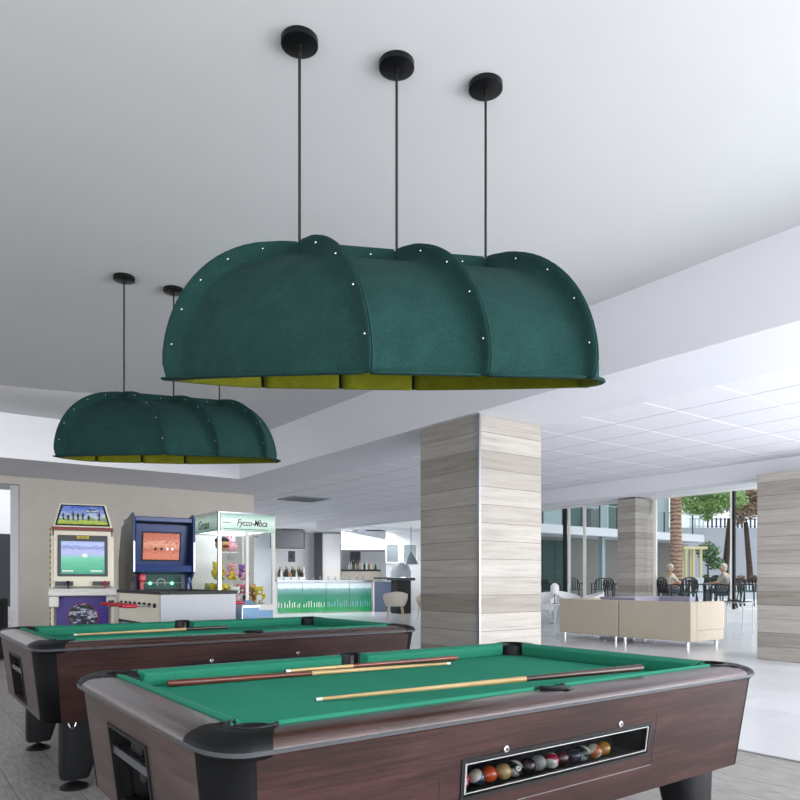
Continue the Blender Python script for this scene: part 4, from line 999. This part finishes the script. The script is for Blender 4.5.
# bottles
bcol = [('bottle_green', '2c4a2e'), ('bottle_brown', '4a3020'), ('bottle_clear', 'dfe6e6'), ('bottle_amber', 'b07a3c'), ('bottle_dark', '23242a')]
for n_, c_ in bcol: plain(n_, c_, .15)
def bottle_mesh(h, r): return MB().lathe([(r, 0), (r, h * .55), (r * .8, h * .64), (r * .32, h * .74), (r * .3, h * .97)], n=12)
protos = []
words = ['dark green', 'brown', 'clear', 'amber', 'black']
k = 0
adj = ['tall', 'short', 'slim', 'stout']
bstand, LB, hB = facing_box('bottle_shelf', 'low white shelf carrying the bottles at the left of the bar', 'shelf', 277, 306, 577, 620, 27.0, .35, 'wall_white', zfix=0)
for i in range(18):
    m = i % 5; hgt = .26 + .06 * ((i * 7) % 4); rad = .04 + .006 * (i % 3)
    px = 278.5 + i * 1.5; a = at2(px, 27.15 + .12 * (i % 2))
    o = thing('bottle', '%s glass bottle, number %d from the left on the bottle shelf behind the bar' % (words[m], i + 1), 'bottle', (a.x, a.y, hB), 0, 'bottles on the left shelf')
    bottle_mesh(hgt, rad).build('glass', bcol[m][0], o, True); MB().lathe([(rad * .36, hgt * .93), (rad * .36, hgt)], n=8).build('cap', 'brass' if i % 2 else 'red_print', o, True)
for i in range(14):
    m = (2, 2, 0, 2, 3)[i % 5]; px = 349 + i * 2.2; a = at2(px, 28.05 + .1 * (i % 2)); hgt = .28 + .05 * (i % 3); rad = .04
    o = thing('bottle', '%s glass bottle, number %d from the left in the serving hatch' % (words[m], i + 1), 'bottle', (a.x, a.y, hatchtop[3]), 0, 'bottles in the serving hatch')
    bottle_mesh(hgt, rad).build('glass', bcol[m][0], o, True); MB().lathe([(rad * .36, hgt * .93), (rad * .36, hgt)], n=8).build('cap', 'white_print', o, True)
# glasses along the counter top
t_b = Matrix.Translation(P0) @ Matrix.Rotation(bang, 4, 'Z')
for i in range(12):
    q = t_b @ Vector((.25 + i * .28, .1 + .05 * (i % 2), 1.2)); o = MB().lathe([(.03, 0), (.038, .13), (.034, .13), (.027, .01)], n=12).build('drinking_glass', 'glass_tint', None, True, q)
    tag(o, 'clear drinking glass, number %d from the left on the bar counter' % (i + 1), 'glass', 'glasses on the bar counter')
# ceiling vent
o = thing('ceiling_vent', 'square grey louvred air vent in the tiled ceiling', 'air vent', (7.78, 14.25, SO - .02))
MB().box(-.45, .45, -.45, -.40, 0, .024).box(-.45, .45, .40, .45, 0, .024).box(-.45, -.40, -.4, .4, 0, .024).box(.40, .45, -.4, .4, 0, .024).build('frame', 'building_light', o); MB().box(-.4, .4, -.4, .4, .016, .024).build('backing', 'grey_dark', o)
for k in range(9):
    y = -.36 + k * .09; MB().hull8([(-.4, y, -.004), (.4, y, -.004), (.4, y + .05, .012), (-.4, y + .05, .012), (-.4, y, .0), (.4, y, .0), (.4, y + .05, .016), (-.4, y + .05, .016)]).build('slat', 'steel', o)

# ------------------------------------------------------------------ outside
TZ = .35
tag(MB().box(19.5, 60, -15, 60, .15, TZ).build('terrace', 'terrace'), None, None)['kind'] = 'structure'
def mono_chair(loc, rz, label, grp='black plastic garden chairs'):
    o = thing('garden_chair', label, 'chair', loc, rz, grp)
    MB().box(-.22, .22, -.22, .22, .42, .45, .012).build('seat', 'green_dark', o)
    b = MB(); n = 9
    fr_ = [(-.24 + .0, .2, .45), (-.25, .24, .62), (-.2, .27, .78), (-.1, .285, .84), (0, .29, .855), (.1, .285, .84), (.2, .27, .78), (.25, .24, .62), (.24, .2, .45)]
    b.tube(fr_, .02, 8)
    for k in range(5): x = (k - 2) * .085; b.tube([(x, .21, .44), (x * 1.1, .265, .80)], .022, 6)
    b.build('backrest', 'dark_plastic', o, True)
    o.scale = (1.08,) * 3
    for sx in (-1, 1):
        b = MB(); b.tube([(sx * .25, .24, .64), (sx * .28, .05, .66), (sx * .28, -.18, .65), (sx * .25, -.24, .6)], .02, 8); b.build('armrest', 'dark_plastic', o, True)
        MB().tube([(sx * .25, -.24, .61), (sx * .24, -.25, 0)], [.02, .022], 8).build('leg', 'dark_plastic', o, True)
        MB().tube([(sx * .22, .2, .45), (sx * .25, .3, 0)], [.02, .022], 8).build('leg', 'dark_plastic', o, True)
    return o
def face(p, cx=(0, 0)): return 0
def atpx(px, Z): q = at2(px, Z); return q
view = YAW - 0  # direction of view in plan: angle of fw
va = math.atan2(fw.y, fw.x)
def chair_at(px, Z, ang, label):
    q = at2(px, Z); return mono_chair((q.x, q.y, TZ), va - pi / 2 + ang, label)
# chair back sits at local +y; ang 0 -> back away from camera
q = at2(699, 21.2)
o = thing('patio_table', 'square black patio table between the two seated people', 'table', (q.x, q.y, TZ), va)
MB().box(-.45, .45, -.4, .4, .70, .73, .01).build('top', 'dark_plastic', o)
for sx in (-1, 1):
    for sy in (-1, 1): MB().box(sx * .38 - .03, sx * .38 + .03, sy * .33 - .03, sy * .33 + .03, 0, .70, .006).build('leg', 'dark_plastic', o)
chair_at(684.5, 20.5, pi + .15, 'black plastic garden chair with its back to the window, near side of the patio table')
chA = chair_at(670, 21.4, pi / 2 + .2, 'black plastic garden chair under the seated person at left of the patio table')
chB = chair_at(723, 20.9, -pi / 2 - .75, 'black plastic garden chair under the seated person at right of the patio table')
chair_at(693, 22.6, .1, 'black plastic garden chair on the far side of the patio table')
chair_at(661, 22.4, .6, 'black plastic garden chair beside the window pillar, behind the left seated person')
chair_at(713, 23.2, -.3, 'black plastic garden chair standing empty behind the right seated person')
chair_at(741, 22.6, .3, 'black plastic garden chair right of the dark window mullion')
chair_at(753, 23.0, -.4, 'black plastic garden chair next to the far right pillar')
chair_at(747.5, 24.6, .9, 'black plastic garden chair farthest back right of the mullion')
chair_at(551, 27.5, .8, 'black plastic garden chair at the left end of the left window bay')
chair_at(575, 27.3, .1, 'black plastic garden chair in the middle of the left window bay')
chair_at(600, 27.9, -.5, 'black plastic garden chair left of the window pillar, facing away')
chair_at(613.5, 26.6, .4, 'black plastic garden chair closest to the window pillar in the left bay')

# people
def person(loc, rz, label, shirt, hair, lean=.1, chin=0):
    o = thing('person', label, 'person', loc, rz, 'people seated at the patio table')    # faces local -y, seat height .45
    J = {'pel': (0, .05, .53), 'sp': (0, .08 + lean * .2, .72), 'ch': (0, .06, .92), 'nk': (0, .03, 1.06), 'hd0': (0, .0, 1.12), 'hd': (0, -.01, 1.20)}
    E = [('pel', 'sp'), ('sp', 'ch'), ('ch', 'nk'), ('nk', 'hd0')]
    R = {'pel': (.16, .13), 'sp': (.15, .11), 'ch': (.165, .11), 'nk': (.05, .05), 'hd0': (.05, .05)}
    for s, sd in ((1, 'r'), (-1, 'l')):
        J['sh' + sd] = (s * .18, .06, .99); J['el' + sd] = (s * .26, -.08, .78); J['wr' + sd] = (s * .17, -.3, .755); J['ha' + sd] = (s * .13, -.36, .76)
        J['hp' + sd] = (s * .09, .02, .52); J['kn' + sd] = (s * .12, -.40, .53); J['an' + sd] = (s * .12, -.42, .09); J['to' + sd] = (s * .13, -.58, .04)
        E += [('ch', 'sh' + sd), ('sh' + sd, 'el' + sd), ('el' + sd, 'wr' + sd), ('wr' + sd, 'ha' + sd), ('pel', 'hp' + sd), ('hp' + sd, 'kn' + sd), ('kn' + sd, 'an' + sd), ('an' + sd, 'to' + sd)]
        for a, r in (('sh', .065), ('el', .045), ('wr', .03), ('ha', .035), ('hp', .09), ('kn', .065), ('an', .042), ('to', .035)): R[a + sd] = (r, r)
    def skinobj(name, keys, mat, grow=0, edges=None, root='pel'):
        ks = [k for k in J if k in keys]; idx = {k: i for i, k in enumerate(ks)}
        me = bpy.data.meshes.new(name); me.from_pydata([J[k] for k in ks], [(idx[a], idx[b]) for a, b in E if a in idx and b in idx], [])
        ob = bpy.data.objects.new(name, me); C.objects.link(ob); ob.parent = o
        sk = ob.modifiers.new('skin', 'SKIN')
        for k in ks: d = me.skin_vertices[0].data[idx[k]]; d.radius = (R[k][0] + grow, R[k][1] + grow); d.use_root = (k == root)
        sd_ = ob.modifiers.new('sub', 'SUBSURF'); sd_.levels = 1; sd_.render_levels = 2
        me.materials.append(M[mat]); return ob
    allk = [k for k in J if k != 'hd']
    body = skinobj('body', allk, 'skin')
    skinobj('top', ['pel', 'sp', 'ch', 'shr', 'elr', 'shl', 'ell'], shirt, .014)
    skinobj('trousers', ['pel', 'hpr', 'hpl', 'knr', 'knl', 'anr', 'anl'], 'trousers', .012)
    hd = MB(); hd.ball((0, -.01, 1.21), .092, .86, 1.0, 1.2, 20); hd.ball((0, -.105, 1.195), .016, .8, 1, 1.3, 8)
    for s in (1, -1): hd.ball((s * .082, 0, 1.2), .022, .4, .8, 1.2, 8)
    hd.build('head', 'skin', o, True)
    for s in (1, -1): MB().ball((s * .032, -.095, 1.215), .009, seg=8).build('eye', 'ink', o)
    MB().box(-.022, .022, -.104, -.094, 1.155, 1.161).build('mouth', 'maroon', o)
    hb = MB(); hb.ball((0, .018, 1.255), .108, .95, .98, .92, 20); hb.ball((0, .05, 1.20), .085, 1, .8, 1.1, 14)
    hb.build('hair', hair, o, True)
    for s, sd in ((1, 'r'), (-1, 'l')):
        for k in range(5):
            a = Vector(J['ha' + sd]); d = Vector((-s * .3 + .16 * (k - 2), -1, -.15)) if k < 4 else Vector((-s * 1.0, -.5, 0))
            d.normalize(); L = (.05, .06, .065, .055, .04)[k]; st = a + Vector(((k - 1.5) * .014 if k < 4 else -s * .02, -.01, 0))
            MB().tube([st, st + d * L * .6, st + d * L + Vector((0, 0, -.012))], [.009, .008, .006], 6).build('finger', 'skin', o, True)
    return o
q = at2(670.5, 21.4); person((q.x, q.y, TZ), va - pi / 2 + pi / 2 + .2 - pi + pi, 'person with white hair in a cream top, seated left of the patio table facing right', 'shirt_cream', 'hair_white')
q = at2(723, 20.9); person((q.x, q.y, TZ), va - pi / 2 - pi / 2 - .75, 'person with short grey-white hair in a grey patterned top, seated with back to the window', 'shirt_grey', 'hair_white')

# hotel wing with balconies
FY_ = 20.9
bw = thing('hotel_wing', 'two-storey white and grey hotel wing with glass balconies beyond the terrace', 'building', (19.9, FY_, TZ))
MB().box(0, 14.6, 0, .3, 0, 2.75).build('lower_wall', 'building_grey', bw)
MB().box(0, 13.2, -1.7, 0.3, 2.75, 3.1).build('balcony_slab', 'building_white', bw)
MB().box(0, 12.8, 0, .3, 3.1, 7).build('upper_wall', 'building_light', bw)
for x in (1.5, 4.6, 7.7, 10.4):
    wdw = MB().box(x, x + 1.3, -.03, 0, 3.15, 5.4).build('balcony_window', 'building_white', bw); MB().box(x + .08, x + 1.22, -.04, -.03, 3.2, 5.3).build('pane', 'green_dark', wdw)
MB().box(0, 13.1, -1.66, -1.64, 3.15, 4.05).build('balustrade_glass', 'glass_tint', bw)
MB().box(0, 13.1, -1.68, -1.62, 4.05, 4.09).build('handrail', 'steel', bw)
for k in range(11): MB().box(.2 + k * 1.2, .24 + k * 1.2, -1.69, -1.63, 3.1, 4.07).build('balustrade_post', 'grey_dark', bw)
ww = MB().box(3.2, 4.9, -.04, 0, .05, 2.6).build('ground_window', 'green_dark', bw); MB().box(4.0, 4.06, -.06, -.04, .05, 2.6).box(3.2, 4.9, -.06, -.04, 1.2, 1.26).build('glazing_bar', 'grey_dark', ww)
MB().box(5.4, 5.6, -1.5, -1.3, 0, 2.75).build('support_post', 'building_light', bw)
ac = MB().box(5.9, 6.5, -.5, -.1, 3.15, 4.1, .02).build('air_conditioner', 'grey_dark', bw)
# pergola, low wall, retaining wall, fence
o = thing('pergola', 'small pale wooden pergola beyond the terrace, right of the palm trunk', 'pergola', (at2(686, 33).x, at2(686, 33).y, TZ), va - pi / 2)
for x in (0, .35, .7):
    for y in (0, 1.2): MB().box(x - .05, x + .05, y - .05, y + .05, 0, 2.3).build('post', 'cream_post', o)
MB().box(-.15, .95, -.15, 1.4, 2.3, 2.42).build('roof', 'cream_post', o)
q = at2(683, 30); o = tag(MB().box(0, .9, 0, .2, 0, .95).build('low_wall', 'building_white', None, False, (q.x, q.y, TZ)), 'short white wall left of the hedge beyond the terrace', 'wall'); o.rotation_euler.z = va - pi / 2
q = at2(702, 31); o = tag(MB().box(0, 7, 0, .25, 0, .72).build('planter_wall', 'building_white', None, False, (q.x, q.y, TZ)), 'long low white planter wall behind the garden chairs', 'wall'); o.rotation_euler.z = va - pi / 2 - .05
q = at2(668, 42); o = tag(MB().box(0, 16, 0, .3, 0, 4.0).build('retaining_wall', 'lavender_wall', None, False, (q.x, q.y, TZ)), 'pale lilac retaining wall rising behind the garden trees', 'wall'); o.rotation_euler.z = va - pi / 2 + .08
q = at2(690, 42.2); fn = thing('railing_fence', 'white and blue slatted railing on top of the lilac retaining wall', 'fence', (q.x, q.y, TZ + 4.0), va - pi / 2 + .08)
b = MB(); b.box(0, 7, .05, .1, .5, .58).box(0, 7, .05, .1, .06, .12).build('rail', 'building_white', fn)
for k in range(26): MB().box(k * .27, k * .27 + .1, .02, .05, 0, .6).build('slat', 'navy_dark' if k > 3 else 'building_white', fn)
# vegetation
def leaves(b, c, rad, n, size, squash=1):
    c = Vector(c)
    for _ in range(n):
        d = Vector((random.gauss(0, 1), random.gauss(0, 1), random.gauss(0, 1))).normalized() * rad * random.random() ** .4; d.z *= squash
        p = c + d; u = Vector((random.uniform(-1, 1), random.uniform(-1, 1), random.uniform(-1, 1))).normalized(); v = u.orthogonal().normalized() * size * .45; u = u * size
        vs = [b.bm.verts.new(q) for q in (p - u, p - v, p + u, p + v)]; b.bm.faces.new(vs)
def tree(px, Z, htrunk, blobs, label, mat, tr=.12, lean=0, name='garden_tree', base=TZ, n=500, size=.14):
    q = at2(px, Z); o = thing(name, label, 'tree', (q.x, q.y, base), va - pi / 2)
    MB().tube([(0, 0, 0), (lean * .3, 0, htrunk * .4), (lean, 0, htrunk)], [tr, tr * .8, tr * .6], 10).build('trunk', 'bark', o, True)
    b = MB()
    for (x, y, z, r, sq) in blobs:
        b2 = leaves(b, (x, y, z), r, int(n * r * r), size, sq)
    b.build('foliage', mat, o); 
    return o
q = at2(676, 25.2); o = thing('palm_tree', 'thick ringed palm trunk standing on the terrace right of the window pillar', 'palm tree', (q.x, q.y, TZ))
MB().tube([(0, 0, 0), (.02, 0, 1.5), (-.02, 0, 3.4), (0, 0, 6.0)], [.23, .2, .19, .18], 20).build('trunk', 'palm_bark', o, True)
b = MB()
for k in range(14):
    a = 2 * pi * k / 14; pts = [(r_ * cos(a), r_ * sin(a), 6 + .5 * sin(r_ * 1.2) * 1.5 - .12 * r_ * r_) for r_ in (0, .6, 1.2, 1.8, 2.4, 3.0)]
    for p0, p1 in zip(pts, pts[1:]):
        p0, p1 = Vector(p0), Vector(p1); s_ = Vector((-sin(a), cos(a), -.25)) * .3; s2_ = Vector((sin(a), -cos(a), -.25)) * .3
        vs = [b.bm.verts.new(v) for v in (p0, p1, p1 + s_, p0 + s_)]; b.bm.faces.new(vs); vs = [b.bm.verts.new(v) for v in (p0, p1, p1 + s2_, p0 + s2_)]; b.bm.faces.new(vs)
b.build('fronds', 'tree_leaf', o)
tree(724, 36, 4.0, [(-1.5, 0, 4.5, .6, .6), (-.5, .2, 4.7, .8, .7), (.4, 0, 5.0, .8, .7), (-1.9, .3, 5.3, .8, .7), (-.8, 0, 5.5, .8, .6), (-.9, 0, 4.1, .35, .7)], 'leafy green tree with a leaning dark trunk left of the window mullion', 'tree_leaf_light', .2, .3, n=950, size=.11)
tree(751, 39.5, 4.1, [(-.4, 0, 4.8, .8, .8), (.6, 0, 5.2, .9, .9), (-.7, 0, 4.2, .35, .9), (.1, 0, 5.8, .8, .7)], 'tree with brownish leaves and dark trunk right of the window mullion', 'tree_leaf_brown', .2, -.3, n=950, size=.11)
tree(708, 35.6, 1.6, [(0, 0, 2.3, .6, .9), (.35, 0, 1.7, .45, .8)], 'small dark green tree behind the pergola', 'tree_leaf', .06, 0, n=1300, size=.1)
tree(730, 47, 5.0, [(-1.5, 0, 6.0, 1.1, .7), (0, 0, 6.3, 1.2, .8), (1.6, 0, 6.0, 1.1, .8)], 'broad dark tree in the background above the railing fence', 'tree_leaf', .15, 0, n=500)
tree(688, 56, 4.6, [(0, 0, 6.9, 1.0, .8), (1.4, 0, 7.0, .9, .8)], 'pale green tree far behind the railing fence', 'tree_leaf_light', .15, 0)
for k, (px, m, lab) in enumerate(((706, 'hedge_leaf', 'dark hedge bush nearest the pergola, behind the planter wall'), (716, 'hedge_leaf', 'dark hedge bush below the leaning tree'), (727, 'hedge_leaf', 'dark hedge bush just left of the window mullion'), (741, 'soil', 'brown dry bush right of the window mullion'), (754, 'soil', 'brown dry bush next to the far right pillar'))):
    q = at2(px, 33.2 + .0 * k); o = thing('hedge_bush', lab, 'bush', (q.x, q.y, TZ), 0, 'bushes behind the planter wall')
    b = MB(); leaves(b, (0, 0, .75), .24, 380, .08, 1.5); b.build('foliage', m, o); MB().tube([(0, 0, 0), (0, 0, .8)], .03, 6).build('stem', 'bark', o)
